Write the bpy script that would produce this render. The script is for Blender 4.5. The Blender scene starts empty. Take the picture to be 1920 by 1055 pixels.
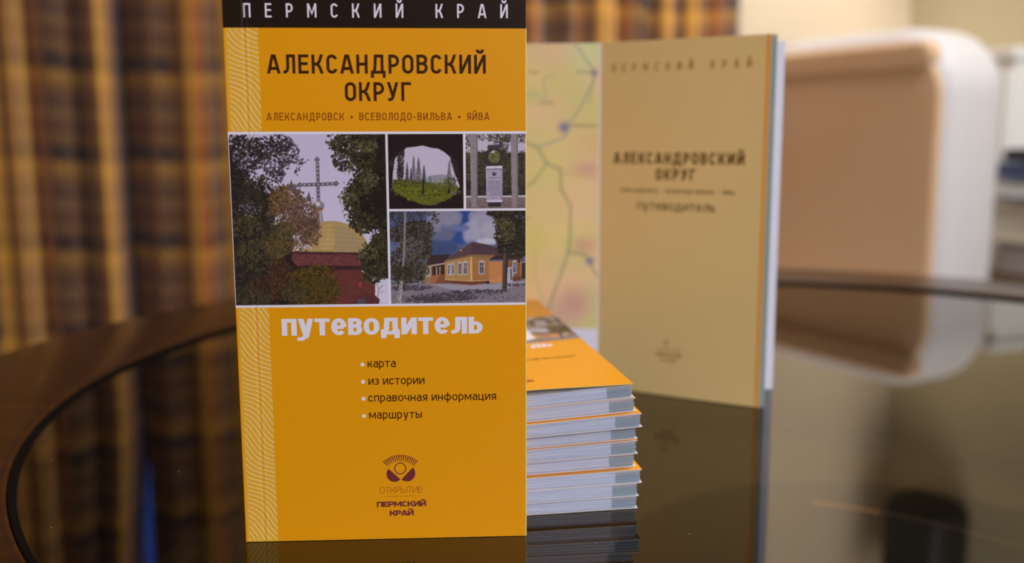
import bpy, bmesh, math, random
import numpy as np
from mathutils import Vector, Matrix
random.seed(7); rng = np.random.default_rng(11)
SC = bpy.context.scene; COL = SC.collection
PI = math.pi

# ------------------------------------------------------------------ camera
HC, PITCH, ROLL = 0.14327, 0.14852, -0.0025
cd = bpy.data.cameras.new('camera'); cam = bpy.data.objects.new('camera', cd); COL.objects.link(cam)
cam.matrix_world = Matrix.Translation((0, 0, HC)) @ Matrix.Rotation(PI/2-PITCH, 4, 'X') @ Matrix.Rotation(ROLL, 4, 'Z')
cd.sensor_width = 36; cd.lens = 1826.9/1920*36; cd.clip_start = .01
cd.dof.use_dof = True; cd.dof.focus_distance = 0.345; cd.dof.aperture_fstop = 5.8
SC.camera = cam
# ------------------------------------------------------------------ world, exposure
w = bpy.data.worlds.new('room_air'); SC.world = w; w.use_nodes = True
w.node_tree.nodes['Background'].inputs[0].default_value = (.60, .62, .80, 1)
w.node_tree.nodes['Background'].inputs[1].default_value = .25
SC.view_settings.view_transform = 'Standard'; SC.view_settings.look = 'None'
SC.view_settings.exposure = 0; SC.view_settings.gamma = 1
# ------------------------------------------------------------------ room frame (the room stands turned 24 degrees to the view)
A = Vector((.9128, .4083, 0)); B = Vector((.4083, -.9128, 0))       # along the curtain wall, and out from it
CORNER = Vector((1.075, 2.70, 0)); ZF, ZC = -.72, 1.95
def R(a, b, z=0): v = CORNER - A*a + B*b; return Vector((v.x, v.y, z))   # a: metres left of the corner, b: metres out from the wall
def area(name, loc, target, size, sizey, power, color):
    l = bpy.data.lights.new(name, 'AREA'); l.shape = 'RECTANGLE'; l.size = size; l.size_y = sizey
    l.energy = power; l.color = color
    o = bpy.data.objects.new(name, l); COL.objects.link(o); o.location = loc
    o.rotation_euler = (Vector(target)-Vector(loc)).to_track_quat('-Z', 'Y').to_euler()
    return o
area('ceiling_light', (.85, .80, 1.86), (.40, .65, 0), 1.1, 1.1, 54, (1, 1, .96))
area('rear_fill_light', (1.25, -1.60, 1.0), (.15, .4, .1), 1.2, 1.2, 42, (.93, .97, 1.08))  # added soft fill from behind the camera; no window stands there
ww = area('wall_washer', R(.72, .80, 1.76), R(.55, .0, .98), 1.5, .5, 11, (1, .94, .88)); ww.data.spread = math.radians(80)

# ------------------------------------------------------------------ helpers
def lin(c):
    c = np.asarray(c, float)/255.
    return np.where(c <= .04045, c/12.92, ((c+.055)/1.055)**2.4)
KE = .62                                                            # print densities are given as seen; this turns them into reflectance
def alb(r, g, b, k=KE): return tuple(np.clip(lin((r, g, b))/k, 0, .92))
def mat(name, col, rough=.6, spec=.4, metal=0, emit=None, bump=None, coat=0, noise=None):
    m = bpy.data.materials.new(name); m.use_nodes = True; nt = m.node_tree; p = nt.nodes['Principled BSDF']
    p.inputs['Base Color'].default_value = (*col, 1); p.inputs['Roughness'].default_value = rough
    p.inputs['Specular IOR Level'].default_value = spec; p.inputs['Metallic'].default_value = metal
    p.inputs['Coat Weight'].default_value = coat; p.inputs['Coat Roughness'].default_value = .12
    if emit: p.inputs['Emission Color'].default_value = (*emit[:3], 1); p.inputs['Emission Strength'].default_value = emit[3]
    tc = nt.nodes.new('ShaderNodeTexCoord')
    if noise:                                                       # (scale, second colour)
        n = nt.nodes.new('ShaderNodeTexNoise'); n.inputs['Scale'].default_value = noise[0]; n.inputs['Detail'].default_value = 5
        mx = nt.nodes.new('ShaderNodeMix'); mx.data_type = 'RGBA'
        mx.inputs[6].default_value = (*col, 1); mx.inputs[7].default_value = (*noise[1], 1)
        nt.links.new(tc.outputs['Object'], n.inputs['Vector']); nt.links.new(n.outputs[0], mx.inputs[0]); nt.links.new(mx.outputs[2], p.inputs['Base Color'])
    if bump:
        n = nt.nodes.new('ShaderNodeTexNoise'); n.inputs['Scale'].default_value = bump[0]; n.inputs['Detail'].default_value = 4
        b = nt.nodes.new('ShaderNodeBump'); b.inputs['Strength'].default_value = bump[1]; b.inputs['Distance'].default_value = bump[2]
        nt.links.new(tc.outputs['Object'], n.inputs['Vector']); nt.links.new(n.outputs[0], b.inputs['Height']); nt.links.new(b.outputs[0], p.inputs['Normal'])
    return m
def mesh_obj(name, verts, faces, m, parent=None, smooth=False, uvs=None):
    me = bpy.data.meshes.new(name); me.from_pydata([tuple(v) for v in verts], [], faces); me.update()
    if m: me.materials.append(m)
    if smooth: me.shade_smooth()
    o = bpy.data.objects.new(name, me); COL.objects.link(o); o.parent = parent
    if uvs is not None:
        uvl = me.uv_layers.new(name='UVMap'); li = np.empty(len(me.loops), int); me.loops.foreach_get('vertex_index', li)
        uvl.data.foreach_set('uv', np.asarray(uvs, float)[li].ravel())
    return o
def bm_obj(name, bm, m, parent=None, smooth=False):
    me = bpy.data.meshes.new(name); bm.to_mesh(me); bm.free()
    if m: me.materials.append(m)
    if smooth: me.shade_smooth()
    o = bpy.data.objects.new(name, me); COL.objects.link(o); o.parent = parent
    return o
def rbox(bm, cx, cy, cz, sx, sy, sz, bev=0, seg=3, rot=None):
    r = bmesh.ops.create_cube(bm, size=1); vs = r['verts']
    bmesh.ops.scale(bm, verts=vs, vec=(sx, sy, sz))
    if bev:
        es = list({e for v in vs for e in v.link_edges})
        r2 = bmesh.ops.bevel(bm, geom=es, offset=bev, segments=seg, profile=.5, affect='EDGES')
        vs = list({v for f in r2['faces'] for v in f.verts} | {v for v in vs if v.is_valid})
    if rot: bmesh.ops.rotate(bm, verts=vs, cent=(0, 0, 0), matrix=rot)
    bmesh.ops.translate(bm, verts=vs, vec=(cx, cy, cz))
    return vs
def box_obj(name, c, s, m, parent=None, bev=.002, seg=2, rot=None):
    bm = bmesh.new(); rbox(bm, *c, *s, bev, seg, rot); return bm_obj(name, bm, m, parent)
def cyl_obj(name, p0, p1, r0, r1, m, parent=None, n=24):
    bm = bmesh.new(); p0, p1 = Vector(p0), Vector(p1); d = p1-p0
    r = bmesh.ops.create_cone(bm, cap_ends=True, segments=n, radius1=r0, radius2=r1, depth=d.length)
    bmesh.ops.transform(bm, verts=r['verts'], matrix=Matrix.Translation((p0+p1)/2) @ d.to_track_quat('Z', 'Y').to_matrix().to_4x4())
    o = bm_obj(name, bm, m, parent)
    for f in o.data.polygons: f.use_smooth = len(f.vertices) == 4
    return o
def lathe(name, prof, m, parent=None, n=128, smooth=True):
    vs, fs = [], []
    for i in range(n):
        a = 2*PI*i/n
        for r, z in prof: vs.append((r*math.cos(a), r*math.sin(a), z))
    k = len(prof)
    for i in range(n):
        j = (i+1) % n
        for q in range(k-1): fs.append((i*k+q, j*k+q, j*k+q+1, i*k+q+1))
    o = mesh_obj(name, vs, fs, m, parent)
    bm = bmesh.new(); bm.from_mesh(o.data); bmesh.ops.remove_doubles(bm, verts=bm.verts, dist=1e-6)
    bmesh.ops.recalc_face_normals(bm, faces=bm.faces); bm.to_mesh(o.data); bm.free()
    if smooth: o.data.shade_smooth()
    return o
def thing(name, label, cat, loc=(0, 0, 0), rot=(0, 0, 0), group=None):
    o = bpy.data.objects.new(name, None); COL.objects.link(o); o.location = loc; o.rotation_euler = rot
    o.empty_display_size = .05; o['label'] = label; o['category'] = cat
    if group: o['group'] = group
    return o
def tag(o, label, cat, group=None):
    o['label'] = label; o['category'] = cat
    if group: o['group'] = group
    return o
def struct(o): o['kind'] = 'structure'; return o

# ------------------------------------------------------------------ materials
M = {}
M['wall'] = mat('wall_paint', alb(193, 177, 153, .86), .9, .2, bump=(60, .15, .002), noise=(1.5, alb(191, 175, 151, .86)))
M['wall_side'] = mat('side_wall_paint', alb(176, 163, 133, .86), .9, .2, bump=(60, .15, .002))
M['ceiling'] = mat('ceiling_white', (.75, .73, .68), .9, .2)
M['floor'] = mat('carpet', (.20, .13, .07), .95, .1, noise=(40, (.13, .08, .05)))
M['yellow'] = mat('cover_yellow', alb(199, 131, 6), .30, .35)
M['black'] = mat('cover_black_ink', alb(29, 17, 11), .30, .25)
M['white_ink'] = mat('unprinted_cover_stock', alb(200, 190, 208), .5, .3)
M['brown_ink'] = mat('dark_brown_ink', alb(52, 24, 4), .35, .2)
M['red_ink'] = mat('red_brown_ink', alb(112, 44, 6), .35, .2)
M['plum_ink'] = mat('plum_ink', alb(98, 38, 40), .35, .2)
M['rust_ink'] = mat('rust_ink', alb(140, 70, 10), .5, .3)
M['wave'] = mat('wave_ink', alb(228, 182, 130), .5, .3)
M['wave_bed'] = mat('wave_bed_ink', alb(198, 143, 38), .45, .3)
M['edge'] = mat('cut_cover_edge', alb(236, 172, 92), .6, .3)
M['inner'] = mat('cover_inside_stock', (.80, .76, .78), .6, .3)
M['paper'] = mat('white_paper', (.86, .82, .92), .75, .2)
M['tan_page'] = mat('tan_title_page', alb(212, 181, 121, .74), .55, .3)
M['tan_edge'] = mat('orange_page_bleed', alb(222, 150, 60, .74), .6, .3)
M['teal_edge'] = mat('teal_page_bleed', alb(150, 158, 152, .74), .7, .2)
M['tan_ink'] = mat('title_page_ink', alb(88, 58, 12, .74), .7, .2)
M['tan_ink_light'] = mat('light_title_page_ink', alb(150, 112, 52, .74), .7, .2)
M['gap'] = mat('glass_seal', (.005, .003, .002), .9, .05)
M['wood'] = None
def page_material():
    m = bpy.data.materials.new('page_block_edges'); m.use_nodes = True; nt = m.node_tree; N = nt.nodes; L = nt.links
    p = N['Principled BSDF']; p.inputs['Roughness'].default_value = .8; p.inputs['Specular IOR Level'].default_value = .2
    tc = N.new('ShaderNodeTexCoord'); sx = N.new('ShaderNodeSeparateXYZ'); L.new(tc.outputs['Object'], sx.inputs[0])
    # coloured bleed of the pages along their outer margin
    mr = N.new('ShaderNodeMapRange'); mr.inputs[1].default_value = .0893; mr.inputs[2].default_value = .0899; L.new(sx.outputs[0], mr.inputs[0])
    mp = N.new('ShaderNodeMapping'); mp.inputs['Scale'].default_value = (14, 9000, 14); L.new(tc.outputs['Object'], mp.inputs[0])
    n = N.new('ShaderNodeTexNoise'); n.inputs['Scale'].default_value = 1; n.inputs['Detail'].default_value = 3; L.new(mp.outputs[0], n.inputs[0])
    r1 = N.new('ShaderNodeValToRGB'); e = r1.color_ramp.elements
    e[0].position = .3; e[0].color = (*alb(140, 144, 172, .62), 1); e[1].position = .66; e[1].color = (*alb(190, 192, 218, .62), 1); L.new(n.outputs[0], r1.inputs[0])
    # bleed colour runs from salmon (front pages) to teal (rear pages)
    m2 = N.new('ShaderNodeMapRange'); m2.inputs[1].default_value = -.0052; m2.inputs[2].default_value = -.0036; L.new(sx.outputs[1], m2.inputs[0])
    r2 = N.new('ShaderNodeValToRGB'); e = r2.color_ramp.elements
    e[0].position = 0; e[0].color = (*alb(192, 172, 168, .62), 1); e[1].position = 1; e[1].color = (*alb(140, 150, 156, .62), 1); L.new(m2.outputs[0], r2.inputs[0])
    mu = N.new('ShaderNodeMix'); mu.data_type = 'RGBA'; mu.blend_type = 'MULTIPLY'; mu.inputs[0].default_value = .45
    L.new(r2.outputs[0], mu.inputs[6]); L.new(r1.outputs[0], mu.inputs[7])
    mx = N.new('ShaderNodeMix'); mx.data_type = 'RGBA'; L.new(mr.outputs[0], mx.inputs[0]); L.new(r1.outputs[0], mx.inputs[6]); L.new(mu.outputs[2], mx.inputs[7])
    L.new(mx.outputs[2], p.inputs['Base Color']); return m
M['pages'] = page_material()
def print_material(name, rough=.30):
    m = bpy.data.materials.new(name); m.use_nodes = True; nt = m.node_tree; p = nt.nodes['Principled BSDF']
    a = nt.nodes.new('ShaderNodeAttribute'); a.attribute_name = 'ink'; nt.links.new(a.outputs['Color'], p.inputs['Base Color'])
    p.inputs['Roughness'].default_value = rough; p.inputs['Specular IOR Level'].default_value = .22; return m
M['print'] = print_material('four_colour_print')

# ------------------------------------------------------------------ the room
def quad_obj(name, pts, m): return struct(mesh_obj(name, pts, [tuple(range(len(pts)))], m))
LA, LB = 4.6, 5.2
def slab(name, a0, a1, b0, b1, z0, z1, m):
    vs = [R(a, b, z) for z in (z0, z1) for a, b in ((a0, b0), (a1, b0), (a1, b1), (a0, b1))]
    return struct(mesh_obj(name, vs, [(0, 1, 2, 3), (7, 6, 5, 4), (0, 4, 5, 1), (1, 5, 6, 2), (2, 6, 7, 3), (3, 7, 4, 0)], m))
slab('floor', -.1, LA+.1, -.1, LB+.1, ZF-.06, ZF, M['floor'])
slab('ceiling', -.1, LA+.1, -.1, LB+.1, ZC, ZC+.06, M['ceiling'])
slab('wall_back', 0, LA, -.08, 0, ZF, ZC, M['wall'])
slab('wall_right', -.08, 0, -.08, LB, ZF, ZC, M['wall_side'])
slab('wall_left', LA, LA+.08, 0, LB, ZF, ZC, M['wall'])
slab('wall_front', 0, LA, LB, LB+.08, ZF, ZC, M['wall'])
for nm, a0, a1, b0, b1 in (('baseboard_back', .02, LA, 0, .018), ('baseboard_right', 0, .018, .02, LB)):
    slab(nm, a0, a1, b0, b1, ZF, ZF+.09, M['ceiling'])
# window behind the curtain (blue dusk shows through the parting)
aw = (R(0, 0)-Vector((-.74, 1.86, 0))).dot(A)
wf = struct(thing('window_1', 'window', 'window'))
del wf['category'], wf['label']
M['frame'] = mat('window_frame_white', (.6, .6, .6), .4)
M['dusk'] = mat('dusk_glass', (.02, .04, .12), .1, .5, emit=(.05, .12, .55, 1.3))
def room_box(name, a0, a1, b0, b1, z0, z1, m, parent=None):
    vs = [R(a, b, z) for z in (z0, z1) for a, b in ((a0, b0), (a1, b0), (a1, b1), (a0, b1))]
    return mesh_obj(name, vs, [(0, 1, 2, 3), (7, 6, 5, 4), (0, 4, 5, 1), (1, 5, 6, 2), (2, 6, 7, 3), (3, 7, 4, 0)], m, parent)
W0, W1 = 1.3, 2.6
room_box('pane', W0, W1, .004, .010, .42, 1.5, M['dusk'], wf)
for a0, a1, z0, z1 in ((W0-.06, W1+.06, .36, .42), (W0-.06, W1+.06, 1.5, 1.56), (W0-.06, W0, .42, 1.5), (W1, W1+.06, .42, 1.5)):
    room_box('window_frame', a0, a1, 0, .03, z0, z1, M['frame'], wf)

# curtains -----------------------------------------------------------
def plaid():
    m = bpy.data.materials.new('plaid_curtain_cloth'); m.use_nodes = True; nt = m.node_tree; N = nt.nodes; L = nt.links
    p = N['Principled BSDF']; p.inputs['Roughness'].default_value = .75; p.inputs['Specular IOR Level'].default_value = .25
    uv = N.new('ShaderNodeUVMap'); sx = N.new('ShaderNodeSeparateXYZ'); L.new(uv.outputs[0], sx.inputs[0])
    def ramp(sock, period, stops, off=0):
        a = N.new('ShaderNodeMath'); a.operation = 'MULTIPLY_ADD'; a.inputs[1].default_value = 1/period; a.inputs[2].default_value = off; L.new(sock, a.inputs[0])
        f = N.new('ShaderNodeMath'); f.operation = 'FRACT'; L.new(a.outputs[0], f.inputs[0])
        r = N.new('ShaderNodeValToRGB'); r.color_ramp.interpolation = 'CONSTANT'; e = r.color_ramp.elements
        e[0].position, e[0].color = 0, (*alb(*stops[0][1], CK), 1); e[1].position, e[1].color = stops[1][0], (*alb(*stops[1][1], CK), 1)
        for q, c in stops[2:]: x = e.new(q); x.color = (*alb(*c, CK), 1)
        L.new(f.outputs[0], r.inputs[0]); return r.outputs[0]
    CK = .60
    gold, rust, lilac, dark, brown = (172, 126, 52), (138, 74, 24), (112, 82, 62), (34, 22, 24), (84, 52, 28)
    warp = ramp(sx.outputs[0], .40, [(0, gold), (.07, brown), (.13, rust), (.16, lilac), (.22, dark), (.31, (78, 56, 46)), (.36, dark), (.46, brown), (.54, gold), (.60, rust), (.64, brown), (.69, lilac), (.73, dark), (.78, gold), (.86, brown), (.90, rust), (.93, gold), (.96, lilac)])
    weft = ramp(sx.outputs[1], .157, [(0, (176, 128, 52)), (.16, (62, 46, 38)), (.34, (132, 94, 50)), (.47, (112, 72, 44)), (.62, (138, 100, 60)), (.74, (104, 72, 50)), (.88, (132, 92, 48))], off=.51)
    mx = N.new('ShaderNodeMix'); mx.data_type = 'RGBA'; mx.inputs[0].default_value = .32; L.new(warp, mx.inputs[6]); L.new(weft, mx.inputs[7])
    # woven threads
    wv = N.new('ShaderNodeTexNoise'); wv.inputs['Scale'].default_value = 900; L.new(uv.outputs[0], wv.inputs[0])
    b = N.new('ShaderNodeBump'); b.inputs['Strength'].default_value = .3; b.inputs['Distance'].default_value = .001; L.new(wv.outputs[0], b.inputs['Height']); L.new(b.outputs[0], p.inputs['Normal'])
    L.new(mx.outputs[2], p.inputs['Base Color'])
    p.inputs['Sheen Weight'].default_value = .2
    return m
M['plaid'] = plaid()
def curtain(name, a_hi, a_lo, z0, z1, b0, open_edge, seed, label, tuck=0):
    rr = random.Random(seed); n = int((a_hi-a_lo)/.006); nz = 40
    # fold profile with folds of uneven width
    ph = 0; prof = []; wl = .10; amp = .03
    for i in range(n+1):
        ph += .006/wl
        if ph > 1: ph -= 1; wl = rr.uniform(.055, .12); amp = rr.uniform(.018, .048)
        s = math.sin(2*PI*ph); prof.append(amp*(.85*s+.15*math.sin(4*PI*ph+1)))
    for _ in range(2): prof = [(prof[max(i-1, 0)]+prof[i]+prof[min(i+1, n)])/3 for i in range(n+1)]
    arc = [0]
    for i in range(n): arc.append(arc[-1]+math.hypot(.006, prof[i+1]-prof[i]))
    vs, uv, fs = [], [], []
    for j in range(nz+1):
        z = z0+(z1-z0)*j/nz; q = j/nz
        for i in range(n+1):
            a = a_hi-(a_hi-a_lo)*i/n
            if open_edge:                                           # the panels part towards the top
                t = min(max((z-.36)/.35, 0), 1); g = .026*t*t*(3-2*t)
                d = (i/n if open_edge > 0 else 1-i/n); k = max(0, 1-(1-d)/.12); a += g*k*open_edge
            sway = .006*math.sin(3*q+i*.05)
            tk = max(0, 1-((1-i/n) if tuck > 0 else i/n)*(a_hi-a_lo)/.055) if tuck else 0
            p = R(a, b0+(prof[i]*(1.0-.25*q)+sway)*(1-tk)-(.110 if tuck > 0 else .070)*tk*tk*(3-2*tk), z); vs.append(p); uv.append((arc[i]+(.092 if tuck < 0 else 0), z+.006*math.sin(i*.11)))  # a dark stripe of the cloth is shifted to the parting, deepening its shade
    for j in range(nz):
        for i in range(n): k = j*(n+1)+i; fs.append((k, k+1, k+n+2, k+n+1))
    o = mesh_obj(name, vs, fs, M['plaid'], None, True, uv)
    md = o.modifiers.new('cloth', 'SOLIDIFY'); md.thickness = .002
    o['label'] = label; o['category'] = 'curtain'; o['group'] = 'plaid curtains along the back wall'
    return o
a_part = (R(0, 0)-Vector((-.71, 1.85, 0))).dot(A)
a_end = (R(0, 0)-Vector((.485, 2.375, 0))).dot(A)
CB = .15
curtain('plaid_curtain', a_part+1.5, a_part, ZF+.02, 1.86, CB, 1, 5, 'brown and gold plaid curtain filling the far left of the photo', 1)
curtain('plaid_curtain', a_part+.010, a_end, ZF+.02, 1.86, CB+.012, 0, 9, 'brown and gold plaid curtain ending beside the bare beige wall, behind the books', -1)
M['brass'] = mat('brass', (.6, .38, .12), .3, .5, 1)
rod = cyl_obj('curtain_rod', R(a_part+1.6, CB, 1.885), R(a_end-.1, CB, 1.885), .012, .012, M['brass'])
tag(rod, 'round brass curtain rod above the plaid curtains', 'curtain rod')

# ------------------------------------------------------------------ the table
TC = (.1575, .553); RG, RO = .3995, .510; RZ = .003
def wood_material():
    m = bpy.data.materials.new('polished_red_brown_wood'); m.use_nodes = True; nt = m.node_tree; N = nt.nodes; L = nt.links
    p = N['Principled BSDF']; p.inputs['Roughness'].default_value = .22; p.inputs['Specular IOR Level'].default_value = .28
    tc = N.new('ShaderNodeTexCoord'); mp = N.new('ShaderNodeMapping'); mp.inputs['Scale'].default_value = (3, 40, 3); L.new(tc.outputs['Object'], mp.inputs[0])
    n = N.new('ShaderNodeTexNoise'); n.inputs['Scale'].default_value = 2.5; n.inputs['Detail'].default_value = 6; L.new(mp.outputs[0], n.inputs[0])
    r = N.new('ShaderNodeValToRGB'); e = r.color_ramp.elements; e[0].position = .3; e[0].color = (.017, .005, .001, 1); e[1].position = .75; e[1].color = (.046, .013, .003, 1)
    L.new(n.outputs[0], r.inputs[0])
    # specks of dust and small worn spots
    v = N.new('ShaderNodeTexVoronoi'); v.inputs['Scale'].default_value = 110; L.new(tc.outputs['Object'], v.inputs[0])
    n2 = N.new('ShaderNodeTexNoise'); n2.inputs['Scale'].default_value = 11; L.new(tc.outputs['Object'], n2.inputs[0])
    c1 = N.new('ShaderNodeMath'); c1.operation = 'LESS_THAN'; c1.inputs[1].default_value = .14; L.new(v.outputs['Distance'], c1.inputs[0])
    c2 = N.new('ShaderNodeMath'); c2.operation = 'GREATER_THAN'; c2.inputs[1].default_value = .60; L.new(n2.outputs[0], c2.inputs[0])
    c3 = N.new('ShaderNodeMath'); c3.operation = 'MULTIPLY'; L.new(c1.outputs[0], c3.inputs[0]); L.new(c2.outputs[0], c3.inputs[1])
    mx = N.new('ShaderNodeMix'); mx.data_type = 'RGBA'; mx.inputs[7].default_value = (.30, .17, .08, 1); L.new(c3.outputs[0], mx.inputs[0]); L.new(r.outputs[0], mx.inputs[6])
    L.new(mx.outputs[2], p.inputs['Base Color']); return m
M['wood'] = wood_material()
M['dark_wood'] = mat('dark_pedestal_wood', (.008, .006, .004), .6, .2, noise=(12, (.006, .004, .003))); M['blocker'] = mat('view_blocker_board', (.10, .08, .052), .8, .2); M['apron'] = mat('apron_dark', (.012, .009, .006), .8, .15); M['pale_line'] = mat('pale_inlay', (.25, .21, .15), .6, .3)
def glass_material():
    m = bpy.data.materials.new('smoked_table_glass'); m.use_nodes = True; nt = m.node_tree; N = nt.nodes; L = nt.links
    for x in list(N): N.remove(x)
    out = N.new('ShaderNodeOutputMaterial'); mix = N.new('ShaderNodeMixShader'); g = N.new('ShaderNodeBsdfGlossy'); t = N.new('ShaderNodeBsdfTransparent')
    g.inputs['Roughness'].default_value = .0; g.inputs['Color'].default_value = (.97, .95, .90, 1); t.inputs[0].default_value = (.55, .47, .36, 1)
    f = N.new('ShaderNodeFresnel'); f.inputs['IOR'].default_value = 1.53
    tc = N.new('ShaderNodeTexCoord'); v = N.new('ShaderNodeTexVoronoi'); v.inputs['Scale'].default_value = 90; L.new(tc.outputs['Object'], v.inputs[0])
    c = N.new('ShaderNodeMath'); c.operation = 'LESS_THAN'; c.inputs[1].default_value = .022; L.new(v.outputs['Distance'], c.inputs[0])
    d = N.new('ShaderNodeBsdfDiffuse'); d.inputs[0].default_value = (.5, .5, .5, 1)
    m2 = N.new('ShaderNodeMixShader')
    L.new(f.outputs[0], mix.inputs[0]); L.new(t.outputs[0], mix.inputs[1]); L.new(g.outputs[0], mix.inputs[2])
    L.new(c.outputs[0], m2.inputs[0]); L.new(mix.outputs[0], m2.inputs[1]); L.new(d.outputs[0], m2.inputs[2])
    L.new(m2.outputs[0], out.inputs[0]); return m
M['glass'] = glass_material(); M['dull_brass'] = mat('dull_brass', (.95, .48, .10), .6, .4, 0)
tb = thing('round_table', 'round reddish-brown wooden table with a smoked glass top under the books', 'table', (TC[0], TC[1], 0))
rim = lathe('wooden_rim', [(RG+.0025, -.030), (RG+.0025, -.002), (RG+.0035, -.0004), (RG+.007, .0), (RO-.018, 0), (RO-.008, -.002), (RO-.002, -.008), (RO, -.018), (RO-.004, -.030), (RO-.03, -.040), (RG+.03, -.040), (RG+.0025, -.030)], M['wood'], tb, 192)
rim.location = (0, 0, RZ); rim['label'] = 'polished red-brown wooden rim'
lathe('glass_seal', [(RG-.0005, -.012), (RG-.0005, .0004), (RG+.0022, .0004), (RG+.0026, RZ-.0006), (RG+.003, -.012)], M['gap'], tb, 192)
bm = bmesh.new(); bmesh.ops.create_circle(bm, cap_ends=True, segments=192, radius=RG)
gl = bm_obj('glass_top', bm, M['glass'], tb); gl['label'] = 'smoked mirror-like glass inset'
lathe('apron', [(RG+.018, -.036), (RG+.018, -.162), (RG+.04, -.162), (RG+.04, -.036)], M['apron'], tb, 96)
lathe('view_blocker', [(0, -.150), (RG+.02, -.150), (RG+.02, -.160), (0, -.160)], M['blocker'], tb, 96)  # added board, hides the bright room below so the glass looks dark
# pedestal under the glass, with its stepped top
PX, PY = .222-TC[0], .532-TC[1]
pd = lathe('pedestal', [(0, -.110), (.113, -.110), (.113, -.112), (.165, -.112), (.168, -.116), (.165, -.135), (.09, -.15), (.055, -.20), (.05, -.45), (.09, -.60), (.22, -.66), (.26, -.70), (.26, -.72), (0, -.72)], M['dark_wood'], tb, 96)
pd.location = (PX, PY, 0)
def inlay(name, a0, a1, m, wd, label):
    vs, fs = [], []; n = 24
    for i in range(n+1):
        a = math.radians(a0+(a1-a0)*i/n)
        for r, z in ((.2399-wd, -.1092), (.2399-wd, -.1084), (.2399+wd, -.1084), (.2399+wd, -.1092)): vs.append((.1272-TC[0]+r*math.cos(a), .4196-TC[1]+r*math.sin(a), z))
    for i in range(n):
        for q in range(4): fs.append((i*4+q, i*4+(q+1) % 4, i*4+4+(q+1) % 4, i*4+4+q))
    fs += [(0, 1, 2, 3), (n*4+3, n*4+2, n*4+1, n*4)]
    o = mesh_obj(name, vs, fs, m, tb); o['label'] = label
inlay('brass_inlay', 59.8, 70.2, M['dull_brass'], .0017, 'short orange strip seen through the glass')
inlay('edge_inlay', 36, 59.4, M['pale_line'], .0009, 'thin pale line seen through the glass')
for k in range(4):
    a = PI/4+k*PI/2; lg = box_obj('leg', ((RG+.03)*math.cos(a), (RG+.03)*math.sin(a), -.41), (.045, .045, .62), M['wood'], tb, .006, 2)

# ------------------------------------------------------------------ stroke alphabet for the printed lettering
def arc(cx, cy, rx, ry, a0, a1, n=10):
    return [(cx+rx*math.cos(math.radians(a0+(a1-a0)*i/n)), cy+ry*math.sin(math.radians(a0+(a1-a0)*i/n))) for i in range(n+1)]
GW = {'А': .68, 'Л': .64, 'Е': .54, 'К': .62, 'С': .58, 'Н': .60, 'Д': .78, 'Р': .57, 'О': .60, 'В': .60, 'И': .63, 'Й': .63, 'У': .60, 'Г': .53, 'П': .60,
      'М': .76, 'Ы': .80, 'Т': .58, 'Ь': .57, 'Я': .57, '-': .40, ' ': .32, '•': .62, ',': .2,
      'а': .78, 'в': .76, 'д': 1.02, 'е': .82, 'з': .70, 'и': .84, 'к': .74, 'л': .86, 'м': 1.06, 'н': .80, 'о': .84, 'п': .80, 'р': .80, 'с': .74, 'т': .80,
      'у': .80, 'ф': 1.16, 'ц': .90, 'ч': .76, 'ш': 1.14, 'ы': 1.02, 'ь': .76, 'я': .76}
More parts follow.
